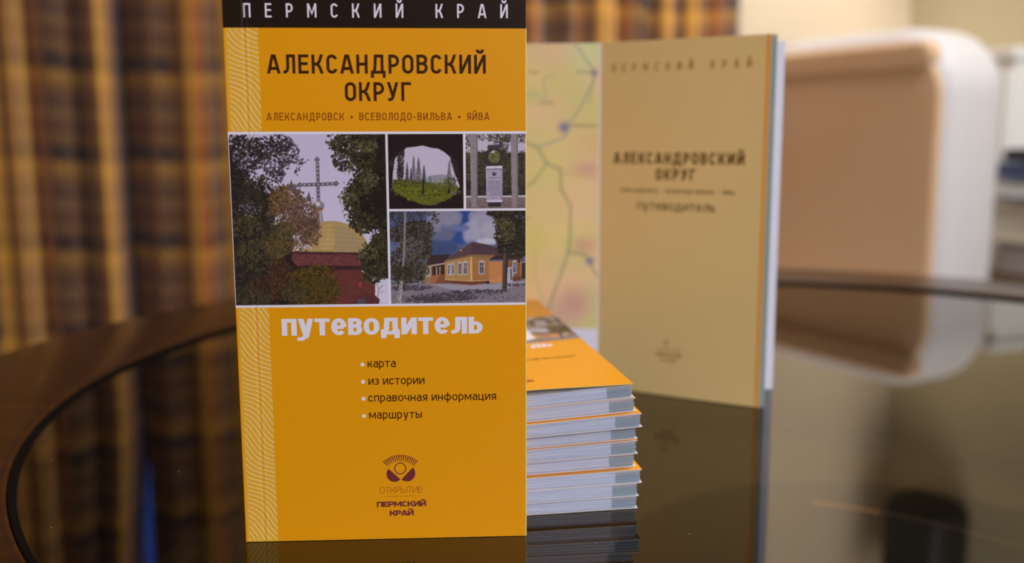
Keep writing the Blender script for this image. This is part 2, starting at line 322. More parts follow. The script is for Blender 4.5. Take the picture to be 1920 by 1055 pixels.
def glyph(ch, w, ws=1.0, ky=1.0):
    """centre lines on a box of height 1; returns width and [(points, closed, clip)]"""
    g = GW[ch]*ws; S = []; l, r, b, t = w/2, g-w/2, w*ky/2, 1-w*ky/2; c = g/2
    def s(p, clip=None, closed=False): S.append((p, closed, clip))
    C01 = (0, 1)
    if ch in 'Оо':
        q = (r-l)/2; qy = min(q*(1.0 if ch == 'О' else 1.05), (t-b)/2)
        s(arc(c, t-qy, q, qy, 0, 180, 12)+arc(c, b+qy, q, qy, 180, 360, 12), closed=True)
    elif ch in 'Сс':
        q = (r-l)/2; qy = min(q, (t-b)/2); e_ = 12 if w < .2 else 30; s(arc(c, t-qy, q, qy, e_, 180, 14)+arc(c, b+qy, q, qy, 180, 360-e_, 14))
    elif ch in 'Рр':
        lo = -.36 if ch == 'р' else 0; m = b if ch == 'р' else .42; k = (t-m)/2; kx = min(k, (r-l)*.6)
        s([(l, lo), (l, 1)]); s([(l, t)]+arc(r-kx, t-k, kx, k, 90, -90, 12)+[(l, m)])
    elif ch in 'ЬьЫы':
        r0 = r if ch in 'Ьь' else g*.70-w/2; m = .56 if ch in 'ЬЫ' else .62; k = (m-b)/2
        s([(l, 0), (l, 1)]); s([(l, m)]+arc(r0-k, b+k, k, k, 90, -90, 12)+[(l, b)])
        if ch in 'Ыы': s([(r, 0), (r, 1)])
    elif ch in 'Вв':
        m = .53; k = (t-m)/2; k2 = (m-b)/2
        s([(l, 0), (l, 1)]); s([(l, t)]+arc(r-k-.02, t-k, k, k, 90, -90, 10)+[(l, m)]); s([(l, m)]+arc(r-k2, b+k2, k2, k2, 90, -90, 10)+[(l, b)])
    elif ch in 'Яя':
        m = .42; k = (t-m)/2
        s([(r, 0), (r, 1)]); s([(r, t)]+arc(l+k, t-k, k, k, 90, 270, 12)+[(r, m)]); s([(c+.02, m), (l, 0), (l-.1*w, -.1)], C01)
    elif ch == 'Е':
        s([(l, 0), (l, 1)]); s([(l, t), (g, t)]); s([(l, b), (g, b)]); s([(l, .52), (g*.93, .52)])
    elif ch == 'е':
        q = (r-l)/2; qy = (t-b)/2; m = .5-.02
        s([(l, m), (r, m)]); s(arc(c, .5, q, qy, -3, 318, 26))
    elif ch in 'Гг': s([(l, 0), (l, 1)]); s([(l, t), (g, t)])
    elif ch in 'Пп': s([(l, 0), (l, 1)]); s([(r, 0), (r, 1)]); s([(l, t), (r, t)])
    elif ch in 'Нн': s([(l, 0), (l, 1)]); s([(r, 0), (r, 1)]); s([(l, .5), (r, .5)])
    elif ch in 'Тт': s([(c, 0), (c, 1)]); s([(0, t), (g, t)])
    elif ch in 'Мм':
        s([(l, 0), (l, 1)]); s([(r, 0), (r, 1)]); lo = .28 if ch == 'М' else .22
        s([(l-.25*w, 1.08), (l, 1), (c, lo), (r, 1), (r+.25*w, 1.08)], C01)
    elif ch in 'ИЙий':
        s([(l, 0), (l, 1)]); s([(r, 0), (r, 1)]); d = (r-l); s([(l-.1*d, -.1), (r+.1*d, 1.1)], C01)
        if ch in 'Йй': s([(x, y) for x, y in arc(c, 1.29, g*.25, .17, 188, 352, 8)])
    elif ch in 'Кк':
        s([(l, 0), (l, 1)]); x = l+(r-l)*.42
        s([(l, .5), (x, .5), (x+(r-x)*.45, .60), (x+(r-x)*.68, .76), (r, 1.02), (r+.05, 1.15)], C01)
        s([(x-.02, .5), (x+(r-x)*.45, .40), (x+(r-x)*.70, .24), (r+.01, -.02), (r+.05, -.15)], C01)
    elif ch == 'А':
        s([(l*.85-.02, -.06), (c-.02, 1.06)], C01); s([(g-l*.85+.02, -.06), (c+.02, 1.06)], C01); s([(g*.22, .27), (g*.78, .27)])
    elif ch in 'Лл':
        x = g*.30; s([(r, 0), (r, 1)]); s([(x, t), (r, t)]); s([(x+w*.35, 1), (x+w*.33, .34), (x+w*.1, .17), (x-w*.3-.02, b+.012), (0, b)])
    elif ch in 'Дд':
        e = .22 if ch == 'Д' else .22
        s([(0, b), (g, b)]); s([(l, w), (l, -e)]); s([(g-l, w), (g-l, -e)]); x1 = g*.80-.0
        s([(x1-w*.15, 0), (x1-w*.15, 1)]); s([(g*.30, t), (x1-w*.15, t)]); s([(g*.22, b), (g*.29, .35), (g*.31+w*.1, 1)])
    elif ch in 'Уу':
        lo = 0 if ch == 'У' else -.36; h = 1-lo; k = .24 if ch == 'У' else -.05
        s([(l-.02, 1.06), (c+w*.02, k+.02)], (lo, 1))
        s([(r+.02, 1.06), (c+w*.1, k), (c-w*.15, lo+w*.9), (c-w*.7, lo+w/2), (c-w*1.6, lo+w/2)], (lo, 1))
    elif ch == 'а':
        k = .26; s([(l+.04, t-.02), (c, t+.0)]+arc(r-k, t-k, k, k, 90, 0, 8)+[(r, 0)]); q = (.60-b)/2
        s([(r, .60)]+arc(l+q, b+q, q, q, 90, 270, 12)+[(r-.05, b), (r, b+.08)])
    elif ch == 'з':
        k = (t-.52)/2; k2 = (.52-b)/2; s([(l, t-.02), (l+.1, t)]+arc(r-k-.03, t-k, k, k, 90, -90, 8)+[(l+.15, .52)]); s([(l+.15, .52)]+arc(r-k2, b+k2, k2, k2, 90, -90, 8)+[(l+.1, b), (l-.02, b+.03)])
    elif ch == 'ф':
        s([(c, -.36), (c, 1.34)]); q = (r-l)/2; s(arc(c, .5, q, (t-b)/2, 0, 360, 24)[:-1], closed=True)
    elif ch == 'ц': r2 = r-.10; s([(l, 0), (l, 1)]); s([(r2, 0), (r2, 1)]); s([(l, b), (g, b)]); s([(r, b), (r, -.24)])
    elif ch == 'ч': s([(r, 0), (r, 1)]); s([(l, 1), (l, .60)]+arc(l+.18, .58, .18, .18, 180, 270, 6)+[(r, .40)])
    elif ch == 'ш': s([(l, 0), (l, 1)]); s([(c, 0), (c, 1)]); s([(r, 0), (r, 1)]); s([(l, b), (r, b)])
    elif ch == '-': s([(.04, .42), (g-.04, .42)])
    elif ch == '•': s('dot')
    return g, S
def clip_poly(poly, y0, y1):
    for sgn, y in ((1, y0), (-1, y1)):
        out = []
        for i in range(len(poly)):
            p, q = poly[i-1], poly[i]; a, b = sgn*(p[1]-y), sgn*(q[1]-y)
            if (a >= 0) != (b >= 0): k = a/(a-b); out.append((p[0]+k*(q[0]-p[0]), p[1]+k*(q[1]-p[1])))
            if b >= 0: out.append(q)
        poly = out
        if len(poly) < 3: return []
    return poly
def stroke_polys(pts, w, closed=False, clip=None, ky=1.0):
    P = [Vector(p) for p in pts]; P = [p for i, p in enumerate(P) if i == 0 or (p-P[i-1]).length > 1e-5]
    if closed and (P[0]-P[-1]).length < 1e-5: P.pop()
    n = len(P); off = []
    for i in range(n):
        ds = []
        if i > 0 or closed: ds.append((P[i]-P[i-1]).normalized())
        if i < n-1 or closed: ds.append((P[(i+1) % n]-P[i]).normalized())
        nn = [Vector((-d.y, d.x)) for d in ds]
        if len(nn) == 2:
            m = nn[0]+nn[1]
            m = m.normalized() if m.length > 1e-6 else nn[0]
            k = min(1/max(m.dot(nn[0]), .2), 1.6); off.append(m*k*w/2)
        else: off.append(nn[0]*w/2)
        off[-1] = Vector((off[-1].x, off[-1].y*ky))
    out = []
    for i in range(n if closed else n-1):
        j = (i+1) % n
        q = [tuple(P[i]+off[i]), tuple(P[i]-off[i]), tuple(P[j]-off[j]), tuple(P[j]+off[j])]
        if clip: q = clip_poly(q, *clip)
        if len(q) >= 3: out.append(q)
    return out
from mathutils.geometry import delaunay_2d_cdt
def union(polys):
    vs, fs = [], []
    for q in polys:
        a = sum(q[i-1][0]*q[i][1]-q[i][0]*q[i-1][1] for i in range(len(q)))
        if abs(a) < 1e-7: continue
        if a < 0: q = q[::-1]
        fs.append(list(range(len(vs), len(vs)+len(q)))); vs += [Vector(p) for p in q]
    V, _, F, _, _, OF = delaunay_2d_cdt(vs, [], fs, 0, 1e-5)
    return [[tuple(V[i]) for i in f] for f, o in zip(F, OF) if o]
def split_u(polys, lo=.0056, hi=.0086, st=.0002):
    out = []; cuts = [lo+st*i for i in range(int((hi-lo)/st)+1)]
    for p in polys:
        us = [q[0] for q in p]
        if max(us) <= lo or min(us) >= hi: out.append(p); continue
        sw = [(b, a) for a, b in p]
        for c0, c1 in zip([-1]+cuts, cuts+[1]):
            r = clip_poly(sw, c0, c1)
            if len(r) >= 3: out.append([(b, a) for a, b in r])
    return out
def lettering(text, u0, u1, v, cap, w, ws=1.0, slope=0, ky=1.0):
    """polygons of a line of text spanning u0..u1 on base line v"""
    gl = [glyph(ch, w, ws, ky) for ch in text]; tot = sum(g for g, _ in gl); n = len(text)
    tr = ((u1-u0)/cap-tot)/(n-1); out = []; x = 0
    for g, S in gl:
        polys = []
        for p, closed, clip in S:
            if p == 'dot': polys += [[(g/2+.17*math.cos(k*PI/8), .42+.17*math.sin(k*PI/8)) for k in range(16)]]
            else: polys += stroke_polys(p, w, closed, clip, ky)
        if polys:
            for q in union(polys): out.append([(u0+(x+a)*cap, v+b*cap+slope*(x+a)*cap) for a, b in q])
        x += g+tr
    return out
def groove(u):
    return -.00012*math.exp(-((u-.0066)/.00045)**2)+.00009*math.exp(-((u-.0076)/.0004)**2)
def flat_print(name, polys, m, parent, off, y0, rel=groove):
    vs, fs = [], []
    for p in polys:
        a = sum(p[i-1][0]*p[i][1]-p[i][0]*p[i-1][1] for i in range(len(p)))
        if a < 0: p = p[::-1]
        fs.append(tuple(range(len(vs), len(vs)+len(p))))
        vs += [(u, y0-off-rel(u), v) for u, v in p]
    o = mesh_obj(name, vs, fs, m, parent)
    bm = bmesh.new(); bm.from_mesh(o.data); bmesh.ops.remove_doubles(bm, verts=bm.verts, dist=1e-7); bm.to_mesh(o.data); bm.free()
    return o

# ------------------------------------------------------------------ the printed pictures, painted dab by dab
class Art:
    def __init__(s, w, h, mapf, bg):
        s.W, s.H, s.f = w*2, h*2, mapf; s.c = np.zeros((s.H, s.W, 3)); s.c[:] = bg
        yy, xx = np.mgrid[0:s.H, 0:s.W]; s.x = xx+.5; s.y = yy+.5
    def P(s, pts): return [(a*s.W, b*s.H) for a, b in (s.f(*p) for p in pts)]
    def sc(s): a, b = s.f(400, 400), s.f(500, 400); return (b[0]-a[0])*s.W/100
    def poly(s, pts, col, al=1.0, tex=0):
        P = s.P(pts); xs = [p[0] for p in P]; ys = [p[1] for p in P]
        x0, x1, y0, y1 = max(int(min(xs)), 0), min(int(max(xs))+2, s.W), max(int(min(ys)), 0), min(int(max(ys))+2, s.H)
        if x1 <= x0 or y1 <= y0: return
        X, Y = s.x[y0:y1, x0:x1], s.y[y0:y1, x0:x1]; ins = np.zeros(X.shape, bool)
        for i in range(len(P)):
            (ax, ay), (bx, by) = P[i-1], P[i]
            if ay == by: continue
            ins ^= ((ay > Y) != (by > Y)) & (X < (bx-ax)*(Y-ay)/(by-ay)+ax)
        cc = np.array(col, float)
        v = s.c[y0:y1, x0:x1]
        t = cc+(rng.normal(0, tex, X.shape)[..., None] if tex else 0)
        v[ins] = v[ins]*(1-al)+(t[ins] if tex else cc)*al
    def line(s, pts, w, col, al=1.0):
        for a, b in zip(pts, pts[1:]):
            dx, dy = b[0]-a[0], b[1]-a[1]; L = math.hypot(dx, dy) or 1; nx, ny = -dy/L*w/2, dx/L*w/2
            s.poly([(a[0]+nx, a[1]+ny), (a[0]-nx, a[1]-ny), (b[0]-nx, b[1]-ny), (b[0]+nx, b[1]+ny)], col, al)
    def ell(s, cx, cy, rx, ry, col, al=1.0, n=28): s.poly([(cx+rx*math.cos(2*PI*k/n), cy+ry*math.sin(2*PI*k/n)) for k in range(n)], col, al)
    def dab(s, x, y, r, q, th, col, al=1.0):
        k = int(r)+2; xi, yi = int(x), int(y); x0, x1, y0, y1 = max(xi-k, 0), min(xi+k+1, s.W), max(yi-k, 0), min(yi+k+1, s.H)
        if x1 <= x0 or y1 <= y0: return
        X, Y = s.x[y0:y1, x0:x1]-x, s.y[y0:y1, x0:x1]-y; c, d = math.cos(th), math.sin(th)
        m = ((X*c+Y*d)/r)**2+((-X*d+Y*c)/(r*q))**2 < 1
        v = s.c[y0:y1, x0:x1]; v[m] = v[m]*(1-al)+np.array(col, float)*al
    def leaves(s, blobs, n, r, pal, al=.9, q=.55, edge=.35):
        """blobs: (cx, cy, rx, ry) in picture coordinates"""
        wts = np.array([b[2]*b[3] for b in blobs], float); wts /= wts.sum(); k = s.sc(); rr = random.Random(len(blobs)*31+n)
        idx = rng.choice(len(blobs), n, p=wts)
        for i in idx:
            cx, cy, rx, ry = blobs[i]; a = rr.random()*2*PI; d = rr.random()**.5*(1+edge*rr.random()**3)
            X, Y = s.f(cx+rx*d*math.cos(a), cy+ry*d*math.sin(a)); c0 = [q_*.80 for q_ in pal[rr.randrange(len(pal))]] if max(pal[0]) < 165 else pal[0]; jt = rr.uniform(.78, 1.18)
            s.dab(X*s.W, Y*s.H, rr.uniform(r*.6, r*1.3)*k, rr.uniform(q*.6, 1), rr.random()*PI, [min(255, v*jt) for v in c0], al)
    def grid(s):
        c = s.c.reshape(s.H//2, 2, s.W//2, 2, 3).mean((1, 3)); return c
def bil(l0, l1, r0, r1, t, b):
    def f(x, y):
        k = (y-t)/(b-t); L = l0+(l1-l0)*k; Rr = r0+(r1-r0)*k; return (x-L)/(Rr-L), k
    return f
def art_church():
    a = Art(296, 326, bil(35, 78, 958, 972, 38, 1028), (176, 163, 188))
    for k in range(14): a.poly([(0, 38+k*70), (1000, 38+k*70), (1000, 110+k*70), (0, 110+k*70)], (172+k*.9, 158+k*1.2, 186+k*.5))
    G = (84, 76, 84)
    # cross
    def bar(p, q, w=18):
        a.line([p, q], w, G); n = int(math.hypot(q[0]-p[0], q[1]-p[1])/24)
        for i in range(n):
            t0, t1 = (i+.28)/n, (i+.72)/n; a.line([(p[0]+(q[0]-p[0])*t0, p[1]+(q[1]-p[1])*t0), (p[0]+(q[0]-p[0])*t1, p[1]+(q[1]-p[1])*t1)], w*.36, (168, 155, 176))
    bar((556, 200), (561, 420), 20); bar((466, 328), (655, 322), 20)
    for cx, cy, dx, dy in ((554, 185, 0, -1), (452, 328, -1, 0), (664, 321, 1, 0)):
        a.poly([(cx+dx*20, cy+dy*20), (cx-dy*18, cy+dx*18), (cx-dx*16, cy-dy*16), (cx+dy*18, cy-dx*18)], G)
        a.ell(cx, cy, 4, 4, (150, 138, 160))
    # ball and neck
    a.poly([(550, 475), (580, 475), (590, 560), (540, 560)], (120, 105, 110)); a.line([(570, 478), (574, 550)], 7, (160, 150, 160))
    a.ell(566, 449, 29, 29, (122, 112, 116)); a.ell(556, 438, 16, 12, (176, 166, 176)); a.poly([(540, 458), (592, 458), (582, 476), (552, 476)], (120, 78, 62))
    # dome
    dome = [(425, 716)]+[(628-225*math.cos(t), 716-178*math.sin(t)) for t in np.linspace(.1, PI-.02, 30)]+[(842, 720)]
    a.poly(dome, (158, 126, 72)); a.poly([(650, 716), (660, 570), (700, 566), (790, 625), (842, 722)], (150, 124, 84)); a.poly([(560, 700), (590, 560), (640, 548), (660, 640), (640, 705)], (170, 138, 78))
    for k, y in enumerate((575, 600, 628, 655, 685)):
        hw = 225*math.sqrt(max(0, 1-((716-y)/178)**2)); a.line([(628-hw+60, y+4), (628, y), (628+hw, y+16)], 3, (140, 112, 62))
    for x0, x1 in ((640, 700), (600, 560), (660, 790), (575, 480)): a.line([(620+(x0-620)*.4, 556), (x0, 620), (x1, 712)], 3, (146, 118, 66))
    a.line(dome[8:], 5, (150, 132, 110))
    # brick drum
    a.poly([(395, 712), (850, 722), (835, 800), (700, 818), (430, 800), (400, 760)], (96, 46, 46)); a.poly([(400, 712), (850, 722), (848, 735), (400, 728)], (66, 34, 38))
    for i in range(260): x, y = random.uniform(400, 840), random.uniform(728, 800); a.line([(x, y), (x+random.uniform(8, 22), y)], 3, random.choice([(128, 70, 66), (76, 38, 40), (112, 56, 54)]), .7)
    a.poly([(410, 795), (835, 800), (820, 828), (430, 828)], (56, 30, 34))
    a.poly([(520, 826), (800, 822), (850, 860), (890, 905), (890, 1028), (500, 1028)], (94, 42, 38))
    for i in range(700): x, y = random.uniform(560, 885), random.uniform(830, 1025); a.line([(x, y), (x+random.uniform(6, 18), y)], 2.6, random.choice([(108, 50, 44), (84, 36, 34), (116, 58, 50)]), .6)
    for r_, cc in ((32, (78, 34, 36)), (24, (120, 50, 44))): a.poly([(802+r_*.62*math.cos(t), 912+r_*math.sin(t)) for t in np.linspace(0, 2*PI, 24)], cc)
    a.poly([(770, 990), (830, 965), (890, 975), (918, 1000), (912, 1028), (770, 1028)], (84, 40, 42)); a.poly([(785, 995), (830, 995), (830, 1028), (785, 1028)], (74, 62, 74))
    dk = [(52, 40, 42), (44, 34, 30), (66, 52, 44), (60, 54, 34), (38, 30, 34), (74, 62, 40)]
    # left tree (dark) with thin upper branches
    a.poly([(30, 120), (90, 200), (150, 330), (330, 400), (300, 560), (420, 620), (400, 760), (470, 840), (640, 860), (650, 930), (620, 1030), (30, 1030)], (36, 28, 24))
    a.leaves([(120, 150, 110, 110), (60, 260, 90, 150), (230, 120, 110, 60), (330, 90, 60, 55)], 2100, 6.5, dk[:3]+dk[4:5], .85)
    a.leaves([(300, 210, 75, 75), (400, 130, 50, 45), (430, 190, 60, 16), (365, 200, 40, 25), (436, 240, 14, 30), (320, 270, 40, 50), (380, 100, 40, 40)], 620, 6, [(70, 56, 66), (56, 44, 50), (84, 70, 78)], .9)
    a.line([(170, 205), (215, 190), (250, 165)], 8, (56, 44, 48)); a.line([(280, 130), (340, 160), (420, 180), (480, 205)], 4, (70, 56, 62))
    a.leaves([(90, 420, 120, 140), (200, 420, 120, 120), (120, 620, 140, 170), (60, 820, 120, 210), (200, 860, 170, 170), (270, 560, 100, 120), (140, 330, 120, 60)], 5200, 7, dk, .92)
    a.leaves([(120, 560, 110, 60), (210, 730, 120, 90), (300, 640, 70, 90)], 900, 6, [(104, 90, 42), (90, 78, 36), (84, 74, 50)], .75)
    a.leaves([(160, 460, 60, 45), (110, 180, 50, 50), (290, 500, 40, 30)], 150, 4.5, [(150, 140, 160), (128, 118, 134)], .8)
    # orange and rust trees in the middle
    a.leaves([(390, 400, 75, 70), (330, 430, 60, 80)], 1000, 6.5, [(134, 92, 56), (116, 80, 46), (84, 64, 40), (144, 100, 62)], .85)
    a.leaves([(470, 480, 70, 80), (500, 590, 70, 80), (440, 600, 70, 100), (535, 540, 30, 60), (400, 520, 60, 90)], 2200, 6, [(132, 92, 72), (112, 78, 60), (96, 66, 50), (140, 100, 84), (84, 60, 48)], .85)
    a.leaves([(330, 680, 70, 70), (360, 590, 60, 50)], 700, 6, [(128, 96, 50), (96, 84, 40), (76, 62, 36)], .8)
    a.leaves([(470, 690, 45, 22), (440, 640, 30, 22)], 70, 4.5, [(176, 164, 176)], .85)
    for x, y in ((402, 315), (505, 385), (424, 345)): a.poly([(x, y-20), (x+16, y+34), (x-16, y+34)], (84, 66, 76))
    # yellow-green bush below
    a.leaves([(560, 850, 90, 55), (470, 880, 80, 60), (600, 930, 80, 60), (520, 970, 150, 60)], 2900, 6, [(100, 76, 24), (78, 62, 24), (116, 88, 28), (60, 46, 22)], .88)
    a.leaves([(330, 820, 70, 60), (350, 900, 80, 70), (250, 930, 90, 80)], 1300, 6, [(96, 50, 36), (74, 44, 34), (60, 44, 30), (104, 70, 38)], .85)
    a.leaves([(420, 950, 60, 60), (180, 980, 100, 50)], 700, 5.5, [(70, 62, 34), (56, 48, 36), (90, 80, 52)], .8)
    # right tree
    a.poly([(760, 38), (740, 150), (820, 240), (760, 360), (740, 420), (790, 560), (900, 620), (830, 700), (800, 760), (860, 860), (980, 880), (980, 38)], (34, 28, 20))
    gr = [(58, 50, 30), (76, 68, 38), (44, 36, 28), (92, 84, 50), (36, 28, 24), (66, 60, 34)]
    a.leaves([(800, 90, 170, 60), (720, 190, 70, 60), (880, 200, 110, 150), (680, 100, 50, 40), (860, 380, 130, 110), (800, 420, 95, 90), (760, 560, 20, 20), (850, 520, 110, 60), (930, 500, 50, 160), (900, 760, 90, 90), (930, 650, 60, 50), (820, 590, 40, 25), (880, 850, 60, 55)], 6800, 6.5, gr, .92)
    a.leaves([(930, 300, 40, 240), (880, 440, 70, 60)], 900, 8, [(34, 26, 24), (44, 34, 28)], .8)
    a.leaves([(860, 300, 60, 40), (830, 110, 80, 30), (850, 720, 60, 40), (740, 400, 50, 30)], 420, 5, [(118, 108, 66), (104, 96, 56)], .8)
    a.leaves([(740, 255, 22, 14), (780, 225, 14, 12), (795, 140, 10, 8), (900, 600, 26, 12)], 50, 5, [(168, 156, 178)], .9)
    a.line([(905, 985), (912, 940), (935, 915)], 4, (90, 80, 84)); a.line([(912, 940), (900, 905)], 3, (90, 80, 84)); a.line([(920, 960), (938, 948)], 3, (90, 80, 84))
    g = a.grid(); return g*.84+g.mean(2, keepdims=True)*.16
def art_cave():
    a = Art(150, 150, bil(20, 38, 1005, 1020, 52, 1032), (33, 22, 24))
    mouth = [(105, 430), (120, 370), (150, 330), (240, 260), (262, 232), (380, 220), (480, 205), (590, 235), (680, 245), (760, 290), (835, 355), (850, 430), (880, 540), (930, 640), (965, 745), (880, 860), (760, 925), (600, 985), (480, 975), (300, 905), (150, 820), (80, 760), (90, 560)]
    a.poly(mouth, (172, 160, 178)); a.poly([(540, 605), (620, 590), (720, 578), (800, 590), (960, 745), (500, 740)], (128, 122, 132))
    a.poly([(90, 640), (250, 640), (500, 690), (700, 690), (960, 750), (880, 860), (760, 925), (600, 985), (480, 975), (300, 905), (150, 820), (80, 760)], (84, 84, 30))
    def fir(x, y0, y1, w, col):
        for k in range(26):
            t = k/25; y = y0+(y1-y0)*t; h = w*(t**.8)*random.uniform(.55, 1.05); a.line([(x-h, y+8), (x, y-4), (x+h, y+8)], 9, [v*random.uniform(.85, 1.15) for v in col])
    a.leaves([(190, 400, 40, 130), (185, 560, 40, 110), (210, 300, 28, 40)], 600, 9, [(56, 48, 50), (44, 36, 40), (70, 60, 60)], .9)
    for x, y0, y1, w, c in ((275, 425, 660, 34, (64, 60, 58)), (360, 340, 690, 44, (60, 56, 54)), (425, 365, 700, 58, (58, 54, 52)), (495, 460, 700, 44, (62, 62, 52)), (578, 600, 720, 24, (86, 88, 80)), (825, 400, 740, 62, (74, 70, 72)), (645, 640, 730, 26, (110, 112, 92)), (710, 620, 730, 28, (112, 112, 90)), (760, 630, 730, 30, (96, 98, 78)), (325, 500, 680, 24, (66, 60, 60))): fir(x, y0, y1, w, c)
    a.leaves([(330, 700, 240, 50), (200, 700, 90, 50), (720, 750, 200, 40), (840, 680, 70, 60)], 700, 10, [(96, 104, 40), (78, 84, 34), (120, 126, 52), (60, 62, 34)], .8)
    a.leaves([(300, 790, 220, 50), (560, 880, 260, 60), (450, 830, 300, 70)], 800, 9, [(124, 126, 34), (100, 102, 30), (140, 140, 46), (76, 74, 24)], .8)
    a.leaves([(380, 800, 200, 12), (600, 850, 200, 12), (700, 800, 90, 8)], 120, 8, [(60, 64, 24)], .7)
    a.poly([(478, 640), (496, 640), (494, 835), (474, 835)], (34, 24, 24)); a.poly([(820, 745), (850, 825), (800, 825)], (34, 28, 26))
    a.leaves([(930, 820, 50, 25), (880, 820, 40, 16)], 60, 7, [(110, 100, 84), (150, 140, 140)], .8)
    a.leaves([(920, 560, 40, 110), (880, 440, 36, 60), (80, 430, 30, 90)], 160, 8, [(70, 58, 62), (50, 38, 42), (96, 84, 92)], .7)
    a.line([(855, 440), (870, 500), (900, 600), (945, 700)], 10, (160, 148, 160)); a.line([(835, 300), (865, 400), (905, 520), (965, 640)], 16, (44, 32, 34))
    a.leaves([(320, 920, 60, 12), (450, 975, 60, 10), (650, 975, 60, 8)], 40, 6, [(110, 100, 84)], .7)
    a.leaves([(100, 970, 100, 40), (900, 960, 100, 50)], 40, 6, [(46, 36, 36)], .6)
    return a.grid()
def art_monument():
    a = Art(116, 150, bil(52, 60, 845, 845, 52, 1030), (70, 62, 50))
    a.poly([(40, 52), (850, 52), (850, 300), (40, 300)], (168, 156, 174))
    tr = [(66, 56, 48), (84, 74, 50), (50, 42, 40), (96, 88, 58)]
    a.leaves([(500, 100, 170, 70), (560, 190, 60, 110), (80, 130, 40, 120), (790, 110, 70, 60), (260, 90, 40, 50), (610, 110, 60, 60)], 800, 9, tr, .9)
    a.leaves([(260, 400, 120, 110), (600, 420, 130, 120), (800, 420, 80, 130), (90, 450, 70, 140), (270, 640, 90, 100), (790, 640, 70, 100), (600, 640, 70, 90)], 2400, 9, [(64, 60, 36), (80, 78, 44), (44, 38, 28), (100, 98, 60), (36, 30, 26)], .9)
    a.leaves([(260, 790, 110, 60), (600, 800, 110, 50), (90, 760, 60, 90), (800, 800, 60, 50)], 700, 9, [(48, 40, 38), (60, 52, 44), (40, 32, 34)], .9)
    a.poly([(40, 862), (850, 858), (850, 880), (40, 884)], (176, 162, 160)); a.poly([(40, 884), (850, 880), (850, 1040), (40, 1040)], (112, 92, 92))
    a.leaves([(430, 980, 420, 50)], 350, 7, [(96, 78, 78), (128, 108, 104), (80, 64, 66)], .6)
    for x0, x1 in ((118, 212), (652, 742)):
        a.poly([(x0-6, 52), (x1, 52), (x1+4, 1010), (x0+12, 1010)], (126, 110, 116)); a.poly([(x1-16, 52), (x1, 52), (x1+4, 1010), (x1-14, 1010)], (104, 88, 94))
        for k in range(130): x, y = random.uniform(x0, x1-8), random.uniform(60, 1000); a.ell(x, y, random.uniform(3, 14), random.uniform(3, 18), random.choice([(140, 126, 132), (110, 94, 100), (150, 136, 142), (120, 98, 96)]), .35, 8)
    a.ell(430, 345, 125, 118, (52, 42, 44)); 
    for t in np.linspace(0, 2*PI, 9)[:-1]: a.ell(430+140*math.cos(t+.3), 335+118*math.sin(t+.3), 26, 26, (54, 44, 46), 1, 10)
    a.ell(432, 352, 78, 84, (92, 98, 48)); a.leaves([(432, 352, 66, 70)], 120, 9, [(110, 116, 56), (70, 74, 40), (126, 130, 70)], .8); a.poly([(368, 296), (440, 265), (436, 300)], (170, 158, 172)); a.ell(434, 348, 8, 8, (50, 40, 40))
    a.poly([(350, 200), (520, 190), (520, 240), (350, 245)], (58, 50, 66))
    a.poly([(320, 480), (542, 478), (540, 940), (330, 940)], (148, 136, 156)); a.poly([(330, 474), (530, 470), (545, 500), (325, 508)], (186, 174, 190)); a.poly([(325, 506), (543, 500), (540, 520), (328, 524)], (116, 104, 120))
    a.poly([(526, 520), (542, 520), (540, 940), (522, 940)], (124, 112, 130)); a.poly([(330, 918), (540, 916), (535, 945), (335, 945)], (180, 168, 184)); a.poly([(345, 946), (525, 946), (520, 1005), (350, 1005)], (52, 40, 44))
    for sgn in (1, -1): a.poly([(432, 595), (432+sgn*34, 540), (432+sgn*26, 580), (432+sgn*12, 598), (432+sgn*20, 592)], (62, 50, 58))
    a.ell(432, 572, 13, 24, (62, 50, 58)); a.line([(414, 596), (450, 596)], 5, (62, 50, 58))
    a.line([(352, 625), (512, 622)], 9, (96, 84, 100))
    for y in range(662, 862, 15):
        x = 348+(random.uniform(0, 30) if y > 820 else 0)
        while x < 505: d = random.uniform(8, 26); a.line([(x, y), (min(x+d, 514), y)], 8, (98, 86, 102), .75); x += d+random.uniform(3, 7)
    a.line([(395, 890), (470, 888)], 6, (104, 92, 108))
    g = a.grid(); return g*.84+g.mean(2, keepdims=True)*.16
